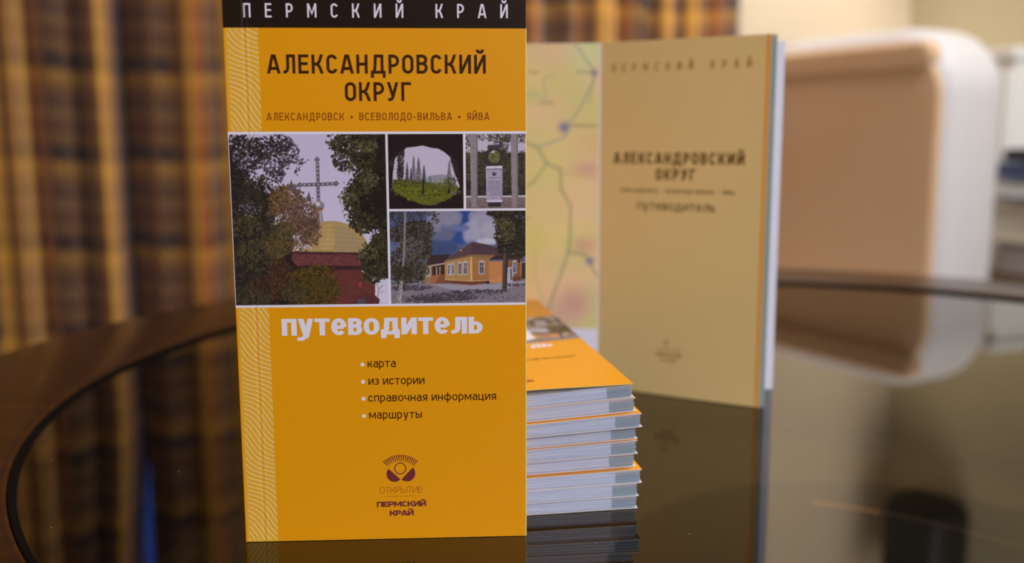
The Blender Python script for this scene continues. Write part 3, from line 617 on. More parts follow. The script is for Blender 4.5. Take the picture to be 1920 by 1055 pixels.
def art_house():
    a = Art(262, 180, bil(33, 42, 823, 826, 485, 1022), (112, 114, 140))
    # sky with clouds
    X, Y = a.x/a.W, a.y/a.H
    base = np.stack([70+40*Y*1.2, 80+44*Y*1.0, 124+24*Y], -1); a.c[:] = base
    rr = random.Random(3)
    def cloud(cx, cy, rx, ry, n, col, r0=26):
        for _ in range(n):
            t = rr.random()*2*PI; d = rr.random()**.5; x, y = a.f(cx+rx*d*math.cos(t), cy+ry*d*math.sin(t)); j = rr.uniform(.93, 1.06)
            a.dab(x*a.W, y*a.H, rr.uniform(.5, 1)*r0*a.sc(), rr.uniform(.6, 1), rr.random()*PI, [min(255, v*j) for v in col], .16)
    cloud(430, 550, 60, 70, 60, (46, 62, 124), 40); cloud(440, 600, 70, 60, 160, (40, 66, 138), 34); cloud(470, 510, 60, 30, 120, (44, 64, 134), 30); cloud(400, 640, 50, 40, 60, (50, 74, 140), 30)
    cloud(360, 530, 80, 50, 260, (132, 128, 150), 34); cloud(590, 520, 80, 40, 220, (142, 136, 158), 36); cloud(580, 590, 80, 70, 380, (152, 146, 168), 32); cloud(500, 610, 40, 50, 130, (158, 152, 174), 26); cloud(340, 620, 60, 40, 120, (98, 102, 134), 34)
    cloud(640, 600, 60, 60, 140, (160, 154, 172), 30); cloud(330, 700, 90, 30, 220, (62, 74, 116), 34); cloud(600, 664, 60, 14, 120, (186, 178, 194), 18)
    cloud(300, 540, 40, 60, 120, (130, 124, 146), 30); cloud(440, 585, 50, 14, 70, (98, 108, 156), 22); cloud(810, 830, 20, 40, 60, (120, 116, 150), 20)
    # ground
    a.poly([(30, 905), (830, 880), (830, 1030), (30, 1030)], (126, 112, 122)); a.poly([(260, 905), (500, 915), (620, 912), (820, 895), (820, 915), (700, 940), (480, 965), (350, 930)], (150, 138, 152))
    a.poly([(800, 790), (826, 790), (826, 884), (800, 884)], (60, 52, 44))
    # far wing, porch, main house
    a.poly([(270, 740), (390, 735), (350, 785), (240, 800)], (62, 42, 44)); a.poly([(225, 800), (290, 795), (290, 905), (225, 905)], (150, 112, 78))
    a.poly([(280, 800), (352, 790), (355, 905), (280, 905)], (70, 40, 36)); a.poly([(274, 798), (355, 784), (355, 792), (274, 806)], (172, 152, 132))
    for x in (303, 322): a.poly([(x, 806), (x+7, 806), (x+7, 890), (x, 890)], (164, 140, 112))
    a.poly([(272, 858), (300, 855), (330, 852), (298, 905), (272, 905)], (158, 98, 62)); a.poly([(325, 855), (355, 850), (355, 905), (300, 905)], (134, 74, 50))
    a.poly([(352, 775), (505, 748), (510, 912), (355, 895)], (176, 126, 72)); a.poly([(505, 748), (612, 760), (612, 905), (510, 912)], (166, 108, 62)); a.poly([(500, 750), (512, 750), (514, 912), (503, 912)], (206, 164, 96))
    a.poly([(610, 780), (688, 778), (688, 905), (612, 905)], (198, 124, 68)); a.poly([(688, 775), (795, 770), (797, 890), (688, 905)], (134, 84, 58))
    a.poly([(350, 884), (510, 896), (612, 888), (612, 905), (510, 916), (352, 900)], (116, 58, 40)); a.poly([(355, 880), (510, 890), (690, 884), (690, 888), (510, 895), (355, 886)], (200, 150, 96))
    for k in range(22): x = 516+k*8.3; a.line([(x, 770), (x, 888)], 1.3, (140, 88, 50), .45)
    # roofs
    a.poly([(350, 772), (440, 712), (515, 665), (600, 680), (700, 712), (720, 740), (512, 742)], (88, 64, 66)); a.poly([(515, 665), (700, 712), (720, 745), (512, 742), (500, 735)], (78, 56, 60)); a.poly([(350, 775), (512, 738), (640, 742), (690, 770), (612, 764), (510, 750), (352, 780)], (142, 104, 54))
    a.poly([(610, 770), (650, 742), (790, 742), (796, 770)], (62, 44, 46)); 
    for k in range(16): a.line([(440+k*4, 712+k*4), (690-k*2, 712+k*2.4)], 1.2, (100, 76, 78), .35)
    a.poly([(432, 722), (446, 694), (466, 718)], (92, 60, 60)); a.poly([(440, 718), (447, 702), (456, 716)], (160, 140, 140))
    # windows
    def win(x, y, w_, h, col=(66, 62, 70)):
        a.poly([(x-5, y-6), (x+w_/2, y-14), (x+w_+5, y-6), (x+w_+5, y+h+6), (x-5, y+h+6)], (184, 170, 168)); a.poly([(x, y), (x+w_, y), (x+w_, y+h), (x, y+h)], col)
        a.line([(x+w_/2, y), (x+w_/2, y+h)], 3, (176, 164, 166)); a.line([(x, y+h*.35), (x+w_, y+h*.35)], 2.5, (176, 164, 166))
    win(372, 800, 11, 50); win(394, 797, 12, 53); win(433, 790, 16, 60); win(464, 786, 17, 64); win(556, 785, 23, 62); win(752, 785, 14, 60)
    win(236, 820, 8, 40); win(258, 816, 8, 44)
    a.poly([(712, 815), (752, 812), (752, 900), (712, 903)], (176, 164, 172)); a.poly([(735, 822), (742, 822), (742, 890), (735, 890)], (60, 50, 54))
    a.poly([(745, 870), (797, 868), (797, 892), (748, 894)], (110, 60, 46)); a.line([(796, 770), (797, 868)], 5, (190, 120, 66)); a.ell(603, 902, 12, 7, (60, 36, 34))
    # shadows of branches lying on the ground, part of the photographed view
    a.leaves([(150, 930, 110, 14), (350, 985, 190, 22), (560, 955, 160, 10), (240, 1000, 120, 14), (760, 918, 60, 6)], 900, 7, [(84, 72, 84), (70, 58, 66), (96, 84, 92)], .6, .3)
    a.leaves([(420, 990, 380, 28)], 420, 4, [(150, 136, 140), (108, 94, 102), (88, 76, 84)], .6, .3)
    # right tree with its trunk
    tk = [(56, 46, 38), (70, 60, 42), (42, 34, 34), (84, 72, 46), (50, 42, 32)]
    a.leaves([(740, 540, 90, 70), (680, 500, 60, 30), (760, 640, 70, 90), (700, 620, 50, 70), (790, 700, 40, 60), (710, 700, 50, 40), (640, 500, 40, 16)], 3000, 6.5, tk, .93)
    a.leaves([(720, 600, 40, 60), (690, 560, 40, 30)], 220, 5, [(120, 104, 62), (104, 90, 54)], .8)
    a.poly([(694, 730), (722, 730), (714, 942), (686, 946)], (84, 66, 56)); a.poly([(710, 730), (722, 730), (714, 942), (704, 944)], (58, 44, 40))
    # birch on the left
    a.leaves([(120, 510, 110, 30), (60, 540, 50, 50), (250, 500, 60, 16), (300, 530, 20, 26)], 360, 5, [(70, 60, 62), (58, 50, 48), (90, 78, 76)], .9)
    for p in (((130, 500), (110, 540), (60, 570)), ((125, 560), (170, 520), (230, 500), (300, 510)), ((120, 600), (80, 560), (40, 520))): a.line(list(p), 3, (60, 50, 52))
    a.leaves([(170, 620, 105, 60), (60, 620, 30, 40), (180, 680, 80, 70), (110, 780, 75, 80), (170, 830, 80, 70), (230, 700, 45, 60), (100, 860, 60, 50), (200, 580, 80, 40)], 3600, 6, [(68, 62, 44), (84, 76, 50), (56, 48, 40), (98, 90, 62), (104, 94, 84), (48, 40, 36)], .9)
    a.leaves([(170, 690, 60, 50), (140, 740, 40, 40)], 260, 4.5, [(128, 118, 116), (112, 102, 100)], .8)
    a.line([(126, 490), (122, 620), (118, 740), (104, 880), (86, 1015)], 11, (132, 120, 118))
    a.poly([(96, 880), (114, 882), (100, 1020), (72, 1020)], (158, 146, 146))
    for k in range(16): y = 885+k*8.5; a.line([(98-k*1.4+random.uniform(-6, 6), y), (106-k*1.4+random.uniform(-4, 8), y+3)], 4, (52, 42, 42), .85)
    a.leaves([(120, 840, 50, 40)], 220, 6, [(76, 68, 48), (60, 52, 42)], .9)
    g = a.grid(); return (g*.88+g.mean(2, keepdims=True)*.12)*.92
def art_map():
    n, m = 150, 250; yy, xx = np.mgrid[0:m, 0:n]; u = xx/(n-1); v = 1-yy/(m-1)
    def sm(seed, k):
        r = np.random.default_rng(seed); g = r.normal(0, 1, (k*2, k)); gy = np.linspace(0, k*2-1.001, m); gx = np.linspace(0, k-1.001, n)
        i, j = gy.astype(int), gx.astype(int); fy, fx = (gy-i)[:, None], (gx-j)[None]; fy = fy*fy*(3-2*fy); fx = fx*fx*(3-2*fx)
        return (g[i][:, j]*(1-fx)+g[i][:, j+1]*fx)*(1-fy)+(g[i+1][:, j]*(1-fx)+g[i+1][:, j+1]*fx)*fy
    c = np.empty((m, n, 3)); c[:] = (206, 188, 128)
    f1, f2 = sm(2, 5), sm(9, 9)
    c += np.clip(f1, -1, 1.2)[..., None]*np.array((-6, 4, -10))+f2[..., None]*np.array((5, 0, 3))
    def spot(cu, cv, ru, rv, col, al):
        nonlocal c
        d = np.exp(-(((u-cu)/ru)**2+((v-cv)/rv)**2))[..., None]*al; c = c*(1-d)+np.array(col)*d
    for s in ((.93, .57, .09, .025, (196, 150, 132), .8), (.97, .66, .1, .05, (206, 170, 120), .5), (.92, .30, .07, .03, (196, 148, 128), .8), (.86, .09, .10, .06, (190, 140, 130), .8), (.74, .03, .12, .06, (196, 150, 136), .6), (.93, .97, .1, .08, (200, 205, 160), .7),
              (.66, .45, .2, .16, (204, 190, 124), .5), (.3, .5, .2, .1, (200, 150, 130), .6), (.2, .8, .12, .1, (206, 160, 140), .5), (.58, .2, .12, .2, (206, 176, 110), .4), (.40, .25, .15, .1, (190, 190, 120), .6)): spot(*s)
    def stroke(pts, w, col, al=.65):
        nonlocal c
        for (a0, b0), (a1, b1) in zip(pts, pts[1:]):
            L = max(math.hypot((a1-a0)*.1, (b1-b0)*.16), 1e-6); X, Y = (u-a0)*.1, (v-b0)*.16; dx, dy = (a1-a0)*.1/L, (b1-b0)*.16/L
            t = np.clip(X*dx+Y*dy, 0, L); d = np.hypot(X-t*dx, Y-t*dy); k = np.clip(1.5-d/w, 0, 1)[..., None]*al; c = c*(1-k)+np.array(col)*k
    riv = (132, 134, 104)
    stroke([(.55, .67), (.65, .645), (.70, .59), (.78, .57), (.785, .50), (.84, .44), (.84, .36), (.83, .28), (.80, .22), (.74, .12), (.68, 0)], .0007, riv)
    stroke([(.70, .59), (.62, .52), (.55, .50)], .0006, riv, .6); stroke([(.65, .645), (.80, .68), (.82, .72), (.90, .79), (.93, .83), (.98, .90), (.94, .93), (.86, 1)], .0006, (150, 152, 136), .7)
    stroke([(.83, .275), (.92, .27), (.955, .235), (1.0, .19)], .0006, riv, .75); stroke([(.97, .88), (.94, .80)], .0005, (150, 150, 130), .6)
    stroke([(.55, .82), (.62, .83), (.70, .81), (.68, .88), (.74, .90)], .0005, (160, 160, 136), .5); stroke([(.78, .555), (.90, .55), (1, .53)], .0004, (170, 150, 110), .5)
    stroke([(0, .9), (.2, .7), (.3, .5), (.25, .3), (.4, .1)], .0007, riv); stroke([(.3, .5), (.5, .6)], .0006, riv); stroke([(.64, .28), (.63, .2), (.68, .1)], .0004, (160, 160, 140), .5)
    for cu, cv, r_ in ((.80, .715, .028), (.955, .245, .022), (.97, .90, .016)): spot(cu, cv*1.0, r_, r_*.6, (112, 112, 148), 1)
    for u0, u1, cv in ((.84, 1.0, .722), (.66, .74, .80), (.87, .96, .905), (.60, .65, .905), (.2, .4, .65), (.1, .3, .25), (.45, .6, .4)): stroke([(u0, cv), (u1, cv-.003)], .0004, (120, 104, 70), .7)
    return np.clip(c, 0, 255)
def rel0(u): return 0
def photo(name, col, u0, u1, v0, v1, parent, off, y0, k=KE, rel=groove):
    h, w_, _ = col.shape; us = np.linspace(u0, u1, w_); vs = np.linspace(v1, v0, h)
    U, V = np.meshgrid(us, vs); D = np.array([rel(x) for x in us])[None].repeat(h, 0)
    co = np.stack([U, y0-off-D, V], -1).reshape(-1, 3)
    me = bpy.data.meshes.new(name); i = np.arange((h-1)*(w_-1)); r, c = i//(w_-1), i % (w_-1); a = r*w_+c
    fs = np.stack([a+w_, a+w_+1, a+1, a], 1)
    me.vertices.add(len(co)); me.vertices.foreach_set('co', co.ravel().astype('f')); me.loops.add(fs.size); me.loops.foreach_set('vertex_index', fs.ravel().astype('i'))
    me.polygons.add(len(fs)); me.polygons.foreach_set('loop_start', (np.arange(len(fs))*4).astype('i')); me.polygons.foreach_set('loop_total', np.full(len(fs), 4, 'i')); me.update(); me.validate()
    at = me.color_attributes.new('ink', 'FLOAT_COLOR', 'POINT'); rgba = np.ones((len(co), 4)); rgba[:, :3] = np.clip(lin(col.reshape(-1, 3))/k, 0, .92)
    at.data.foreach_set('color', rgba.ravel().astype('f')); me.materials.append(M['print']); me.shade_smooth()
    o = bpy.data.objects.new(name, me); COL.objects.link(o); o.parent = parent; return o

# ------------------------------------------------------------------ guidebooks
W, H, T = .1, .195, .0054
def sheet(name, outer, y_in, m_out, m_edge, parent, x0=0, x1=W, z0=0, z1=H, bulge=None, n=70, thick=.0003):
    """a cover board: outer(u) gives its outer surface, thin towards the inside"""
    us = sorted(set([x0+(x1-x0)*i/n for i in range(n+1)]+[.005+.004*i/24 for i in range(25)])); nz = 14
    vs, fs = [], []
    for j in range(nz+1):
        z = z0+(z1-z0)*j/nz
        for u in us:
            b = bulge(u, z) if bulge else 0; vs.append((u, outer(u)-b, z))
    k = len(us); base = len(vs); sg = 1 if y_in > 0 else -1
    vs += [(x, y+thick*sg, z) for x, y, z in vs]
    mi = []
    for j in range(nz):
        for i in range(k-1):
            a = j*k+i; fs.append((a, a+1, a+k+1, a+k)); mi.append(0); b = a+base; fs.append((b, b+k, b+k+1, b+1)); mi.append(1)
    for i in range(k-1):
        a = i; fs.append((a, a+base, a+base+1, a+1)); mi.append(1); a = nz*k+i; fs.append((a, a+1, a+base+1, a+base)); mi.append(1)
    for j in range(nz):
        a = j*k; fs.append((a, a+k, a+k+base, a+base)); mi.append(0); a = j*k+k-1; fs.append((a, a+base, a+k+base, a+k)); mi.append(1)
    o = mesh_obj(name, vs, fs, m_out, parent); o.data.materials.append(m_edge); o.data.polygons.foreach_set('material_index', mi); return o
def print_cover(fc, y0=-T, rel=groove, full=True):
    """everything printed on the front cover"""
    def q(u0, u1, v0, v1, n=1): return [[(u0+(u1-u0)*i/n, v0), (u0+(u1-u0)*(i+1)/n, v0), (u0+(u1-u0)*(i+1)/n, v1), (u0+(u1-u0)*i/n, v1)] for i in range(n)]
    def fine(v0, v1):
        e = [0]+[.004+.0003*i for i in range(20)]+[.02+.02*i for i in range(5)]
        return [[(a, v0), (b, v0), (b, v1), (a, v1)] for a, b in zip(e, e[1:])]
    fp = lambda *a: flat_print(*a, y0, rel)
    fp('black_band', fine(.1785, H), M['black'], fc, .00003)
    fp('photo_border', fine(.08475, .14455), M['white_ink'], fc, .00003)
    for v0, v1 in ((0, .0847), (.1446, .1785)):
        fp('wave_strip', [[(a, v0), (a+.0004, v0), (a+.0004, v1), (a, v1)] for a in [.0005+.0004*i for i in range(27)]], M['wave_bed'], fc, .00002)
    # flowing wave lines: one sine wave on a slanting axis, repeated side by side
    wl = []; px = .000182; th_ = math.radians(38); tx, ty = math.cos(th_), math.sin(th_); L_ = 122.; k_ = 2*PI/L_; A_ = 7.8
    for v0, v1 in ((.0003, .0846), (.1447, .1783)):
        yt, yb_ = (.17897-v1)/px+50, (.17897-v0)/px+50
        for i in range(-20, 150):
            n0 = i*8.6; seg = []
            for q in range(-30, 900):
                t = q*1.6; n_ = n0+A_*math.sin(k_*(t-60*ty)); x, y = t*tx-n_*ty, t*ty+n_*tx
                if 6 < x < 62.5 and yt < y < yb_: seg.append((x*px, .17897-(y-50)*px))
                elif seg:
                    if len(seg) > 2: wl += stroke_polys(seg, .00030)
                    seg = []
            if len(seg) > 2: wl += stroke_polys(seg, .00030)
    fp('wave_lines', wl, M['wave'], fc, .00005)['kind'] = 'stuff'
    fp('region_lettering', split_u(lettering('ПЕРМСКИЙ КРАЙ', .00678, .09397, .18183, .00454, .125, .87)), M['white_ink'], fc, .00006)
    fp('title_lettering', lettering('АЛЕКСАНДРОВСКИЙ', .01388, .08655, .16366, .00626, .158, 1)+lettering('ОКРУГ', .0393, .06141, .15466, .00624, .158, 1), M['brown_ink'], fc, .00004)
    fp('place_name_lettering', lettering('АЛЕКСАНДРОВСК • ВСЕВОЛОДО-ВИЛЬВА • ЯЙВА', .0131, .0876, .14829, .00252, .125, .96), M['red_ink'], fc, .00004)
    fp('guide_lettering', lettering('путеводитель', .01539, .08484, .07474, .00594, .315, 1.08, ky=.66), M['white_ink'], fc, .00004)
    ct = []
    for tx, u0, u1, v in (('карта', .04462, .05436, .06312), ('из истории', .04474, .06431, .05689), ('справочная информация', .04458, .08944, .05078), ('маршруты', .04471, .06325, .0446)): ct += lettering(tx, u0, u1, v, .00226, .165, .96)
    fp('contents_lettering', ct, M['brown_ink'], fc, .00004)
    fp('bullet_points', [[(.04286+.0007*math.cos(k*PI/10), v+.0007*math.sin(k*PI/10)) for k in range(20)] for v in (.06417, .058, .05187, .04563)], M['white_ink'], fc, .00004)
    # emblem: fan of rays, ring, two half discs
    s = .0001891/7.033; cx, cy = .0553, .0262
    E = lambda x, y: (cx+(x-510)*s, cy-(y-343)*s*1.03)
    em = []
    for i in range(16):
        t = math.radians(-41+82*i/15); c_, d_ = math.sin(t), math.cos(t); px, py = d_, c_
        em.append([E(510+338*c_-9*px, 497-338*d_-9*py), E(510+338*c_+9*px, 497-338*d_+9*py), E(510+252*c_+3.5*px, 500-252*d_+3.5*py), E(510+252*c_-3.5*px, 500-252*d_-3.5*py)])
    em += stroke_polys([E(507+73*math.cos(2*PI*k/36), 343+73*math.sin(2*PI*k/36)) for k in range(36)], 13*s, True)
    em2 = []
    for x0, y0_, x1, y1 in ((352, 345, 508, 488), (672, 333, 520, 488)):
        mx, my = (x0+x1)/2, (y0_+y1)/2; r = math.hypot(x1-x0, y1-y0_)/2; a0 = math.atan2(y0_-my, x0-mx); sg = -1 if x0 < x1 else 1
        em2.append([E(mx+r*math.cos(a0+sg*PI*k/20), my+r*1.0*math.sin(a0+sg*PI*k/20)) for k in range(21)])
    fp('emblem', em+em2, M['plum_ink'], fc, .00004)
    fp('emblem_caption', lettering('ОТКРЫТИЕ', .04789, .06299, .0171, .00233, .085, 1.22)+[[(.0475, .01588), (.0545, .0158), (.0545, .01602)], [(.0562, .0158), (.0632, .01588), (.0562, .01602)], [(.05534+.00022*math.cos(k*PI/6), .0159+.00022*math.sin(k*PI/6)) for k in range(12)]], M['rust_ink'], fc, .00004)
    fp('emblem_region_lettering', lettering('ПЕРМСКИЙ', .04663, .06421, .01198, .00203, .30, 1.72, ky=.80)+lettering('КРАЙ', .05116, .05973, .00861, .00204, .30, 1.72, ky=.80), M['plum_ink'], fc, .00004)
    for nm, col, u0, u1, v0, v1, lb in (('cover_photo', art_church(), 0.0002, .05245, .0856, .1437, 'photo of a golden dome and cross among trees'), ('cover_photo', art_cave(), .05325, .07865, .1184, .1437, 'photo of firs seen from a cave mouth'),
                                    ('cover_photo', art_monument(), .0795, .0999, .1184, .1437, 'photo of a stone monument between two posts'), ('cover_photo', art_house(), .05325, .0999, .0856, .1176, 'photo of an ochre wooden house under clouds')):
        o = photo(nm, col, u0, u1, v0, v1, fc, .00005, y0, KE, rel); o['label'] = lb
def page_block(parent, n=13, x1=W-.0007, seed=1):
    rr = random.Random(seed); vs, fs = [], []; y0, y1 = -T+.00055, -.00050; d = (y1-y0)/n
    for i in range(n):
        a, b = y0+i*d+.00005, y0+(i+1)*d-.00006; ix = rr.uniform(-.00018, .0002); iz = rr.uniform(.0001, .0006)
        X0, X1, Z0, Z1 = .0012, x1+ix, iz, H-.0006+rr.uniform(-.0002, .0002); k = len(vs)
        vs += [(X0, a, Z0), (X1, a, Z0), (X1, b, Z0), (X0, b, Z0), (X0, a, Z1), (X1, a, Z1), (X1, b, Z1), (X0, b, Z1)]
        fs += [tuple(k+q for q in f) for f in ((0, 3, 2, 1), (4, 5, 6, 7), (0, 1, 5, 4), (1, 2, 6, 5), (2, 3, 7, 6), (3, 0, 4, 7))]
    o = mesh_obj('page_block', vs, fs, M['pages'], parent); o['kind'] = 'stuff'; return o
def spine_part(parent):
    vs, fs = [], []; n = 8
    for j in range(2):
        for i in range(n+1):
            t = PI*i/n; vs.append((.0006-.0006*math.sin(t), -T/2-(T/2)*math.cos(t), j*H))
    for i in range(n): fs.append((i, n+1+i, n+2+i, i+1))
    o = mesh_obj('spine', vs, fs, M['yellow'], parent, True); return o
def guidebook(label, loc, rot, group=None, printed=True, bulge=None, seed=1):
    t = thing('guidebook', label, 'book', loc, rot, group)
    fc = sheet('front_cover', lambda u: -T-groove(u), 1, M['yellow'], M['edge'], t, 0, W, 0, H, bulge)
    sheet('back_cover', lambda u: 0, -1, M['yellow'], M['inner'], t)
    page_block(t, seed=seed); spine_part(t)
    if printed: print_cover(fc)
    return t, fc
FX, FY, YAW = .00482, .33509, .04952
bl = Vector((FX-W*math.cos(YAW), FY-W*math.sin(YAW), 0)); nn = Vector((-math.sin(YAW), math.cos(YAW), 0))
fb, ffc = guidebook('yellow guidebook standing upright in front, its photo cover facing us', bl+nn*T+Vector((0, 0, .0002)), (0, 0, YAW))
mesh_obj('edge_highlight', [(W-.0001, -T-.00004, 0), (W+.00022, -T+.00012, 0), (W+.00022, -T+.00012, .1785), (W-.0001, -T-.00004, .1785)], [(0, 1, 2, 3)], M['edge'], ffc)  # paler strip: the highlight along the cover's edge is put into its colour
TILT = .0077
def taper(me):
    n = len(me.vertices); co = np.empty(n*3, 'f'); me.vertices.foreach_get('co', co); co = co.reshape(-1, 3)
    co[:, 1] *= 1-(TILT*W/T)*(1-np.clip(co[:, 0]/W, 0, 1)); me.vertices.foreach_set('co', co.ravel()); me.update()
# the stack of nine -------------------------------------------------
KX, KY, KYAW, TS = .04856, .36045, .16364, .0501/9
kd = Vector((math.cos(KYAW), math.sin(KYAW), 0)); kn = Vector((-kd.y, kd.x, 0))
ORD = ['topmost', 'second', 'third', 'fourth', 'fifth', 'sixth', 'seventh', 'eighth', 'bottom']
DX = [-.0024, -.0014, .0004, -.0004, -.0006, -.0009, .0008, -.0002, 0]; DY = [.0, .0, -.0024, .0008, -.0005, .0010, -.0020, -.0013, .0004]; DW = [0, .003, -.004, .003, -.002, .004, -.003, .002, 0]
GRP = 'guidebooks piled in the stack behind the standing one'
def copy_tree(o, parent=None, deep=True):
    c = o.copy(); COL.objects.link(c); c.parent = parent
    for ch in list(o.children):
        if deep or ch.type == 'MESH': copy_tree(ch, c, deep)
    return c
plain = None
for i in range(9):
    z = TS*(8-i)+.0003; base = Vector((KX, KY, z))+kd*(DX[i]-W)+kn*DY[i]; rot = (-PI/2, 0, KYAW+DW[i])
    lab = {0: 'yellow guidebook lying on top of the stack, its cover facing up', 8: 'guidebook at the bottom of the stack, resting on the glass'}.get(i, '%s guidebook down from the top of the stack, page edges showing' % ORD[i])
    if i == 0:
        bul = lambda u, zz: .0036*math.sin(PI*min(max(u/W, 0), 1))**.8*math.exp(-(zz/.05)**2)*(1-u/W)**.5
        t = thing('guidebook', lab, 'book', base, rot, GRP)
        fc = sheet('front_cover', lambda u: -T-groove(u), 1, M['yellow'], M['edge'], t, 0, W, 0, H, bul)
        sheet('back_cover', lambda u: 0, -1, M['yellow'], M['inner'], t); page_block(t, seed=40); spine_part(t)
        for ch in list(ffc.children):
            if ch.name.startswith('edge_highlight'): continue
            c = ch.copy(); c.data = ch.data.copy(); COL.objects.link(c); c.parent = fc
            n = len(c.data.vertices); co = np.empty(n*3, 'f'); c.data.vertices.foreach_get('co', co); co = co.reshape(-1, 3)
            u_ = np.clip(co[:, 0]/W, 0, 1); co[:, 1] -= .0036*np.sin(PI*u_)**.8*np.exp(-(co[:, 2]/.05)**2)*np.sqrt(1-u_)+.00003
            c.data.vertices.foreach_set('co', co.ravel()); c.data.update()
    elif plain is None:
        t = thing('guidebook', lab, 'book', base, rot, GRP)
        sheet('front_cover', lambda u: -T, 1, M['yellow'], M['inner'], t); sheet('back_cover', lambda u: 0, -1, M['yellow'], M['inner'], t)
        page_block(t, seed=50); spine_part(t); plain = t
    else:
        t = copy_tree(plain); t.location = base; t.rotation_euler = rot; t['label'] = lab
        for ch in t.children:
            if ch.name.startswith('page_block'): bpy.data.meshes  # page blocks differ from book to book
    if i > 1:
        for ch in t.children:
            if ch.name.startswith('page_block'):
                nb = page_block(None, seed=50+i); ch.data = nb.data; bpy.data.objects.remove(nb); taper(ch.data)
    else:
        for ch in t.children:
            taper(ch.data)
            for g in ch.children: taper(g.data)
    # the fore-edges are a little thicker than the spines, so the pile leans down to the left
    right = Vector((KX, KY, z))+kd*DX[i]+kn*DY[i]
    mw = Matrix.Translation(right) @ Matrix.Rotation(rot[2], 4, 'Z') @ Matrix.Rotation(-PI/2, 4, 'X') @ Matrix.Rotation(-TILT*(8-i), 4, 'Z') @ Matrix.Translation((-W, 0, 0))
    t.location = mw.to_translation(); t.rotation_euler = mw.to_euler()
# the open guidebook behind ------------------------------------------
FO = Vector((.0492, .5475, 0)); HT = .193
ob = thing('guidebook', 'open guidebook standing behind the stack, showing a map and a tan title page', 'book', FO+Vector((0, 0, .0004)))
BR = Vector((.1303, .5010, 0)); dT = BR-FO; WT = dT.length; yawT = math.atan2(dT.y, dT.x)
def leaf(name, ang, length, m, thick=.00025, curve=0.0, z0=0, z1=HT, medge=None, x0=0):
    vs, fs = [], []; n = 16
    for j, z in enumerate((z0, z1)):
        for s_ in (0, 1):
            for i in range(n+1):
                u = x0+(length-x0)*i/n; vs.append((u, s_*thick-curve*math.sin(PI*u/length), z))
    k = n+1
    for i in range(n):
        fs += [(i, i+1, 2*k+i+1, 2*k+i), (k+i, 3*k+i, 3*k+i+1, k+i+1), (i, k+i, k+i+1, i+1), (2*k+i, 2*k+i+1, 3*k+i+1, 3*k+i)]
    fs += [(0, 2*k, 3*k, k), (n, k+n, 3*k+n, 2*k+n)]
    o = mesh_obj(name, vs, fs, m, ob); o.rotation_euler = (0, 0, ang)
    if medge: o.data.materials.append(medge)
    return o
tp = leaf('title_page', yawT, WT, M['tan_page'], .0003, .001); tp['label'] = 'tan title page with dark lettering'
crv = lambda u: .001*math.sin(PI*u/WT)
for (nm, tx, u0, u1, v, cap, wd, ws, m) in (('region_lettering', 'ПЕРМСКИЙ КРАЙ', .0070, .0872, .1769, .0043, .15, .87, 'tan_ink_light'), ('title_lettering', 'АЛЕКСАНДРОВСКИЙ', .0089, .0850, .1275, .0062, .185, 1, 'tan_ink'),
        ('title_lettering', 'ОКРУГ', .0349, .0582, .1190, .0061, .185, 1, 'tan_ink'), ('place_name_lettering', 'АЛЕКСАНДРОВСК • ВСЕВОЛОДО-ВИЛЬВА • ЯЙВА', .0134, .0803, .1121, .0019, .19, 1, 'tan_ink'),
        ('guide_lettering', 'путеводитель', .0240, .0698, .1026, .0039, .16, 1, 'tan_ink'), ('emblem_region_lettering', 'ПЕРМСКИЙ', .0370, .0525, .0222, .0018, .24, 1.6, 'tan_ink_light'), ('emblem_region_lettering', 'КРАЙ', .0405, .0490, .0192, .0018, .24, 1.6, 'tan_ink_light'),
        ('emblem_caption', 'ОТКРЫТИЕ', .0378, .0518, .0252, .0016, .12, 1.2, 'tan_ink_light')):
    k = WT/.097; flat_print(nm, lettering(tx, u0*k, u1*k, v, cap, wd, ws*k), M[m], tp, .00006, 0, crv)
flat_print('emblem', stroke_polys([(.0415+.0012*math.cos(2*PI*k/20), .0295+.0012*math.sin(2*PI*k/20)) for k in range(20)], .0004, True)+[[(.0415+.0034*math.sin(t)-.0001, .0285+.0034*math.cos(t)), (.0415+.0034*math.sin(t)+.0001, .0285+.0034*math.cos(t)), (.0415+.0026*math.sin(t), .0285+.0026*math.cos(t))] for t in np.linspace(-.7, .7, 11)], M['tan_ink_light'], tp, .00006, 0, crv)
flat_print('orange_margin', [[(WT-.0022, 0), (WT, 0), (WT, HT), (WT-.0022, HT)]], M['tan_edge'], tp, .00004, 0, crv)
# leaves behind the title page, fanning back to the cover
for k, (da, dl, m) in enumerate(((.020, .0012, 'teal_edge'), (.036, .0022, 'teal_edge'))): leaf('page', yawT+da, WT+dl, M[m], .0002, .0008)
yb = math.atan2(.540-FO.y, .1440-FO.x); LBk = math.hypot(.540-FO.y, .1440-FO.x)+.0025
for k in range(7): leaf('page', yb+.035-.011*k*.5-.012, LBk+.0008*((k*3) % 4)-.001, M['paper'], .0003, .0004)
leaf('back_cover', yb+.045, LBk+.0018, M['yellow'], .0004, .0)
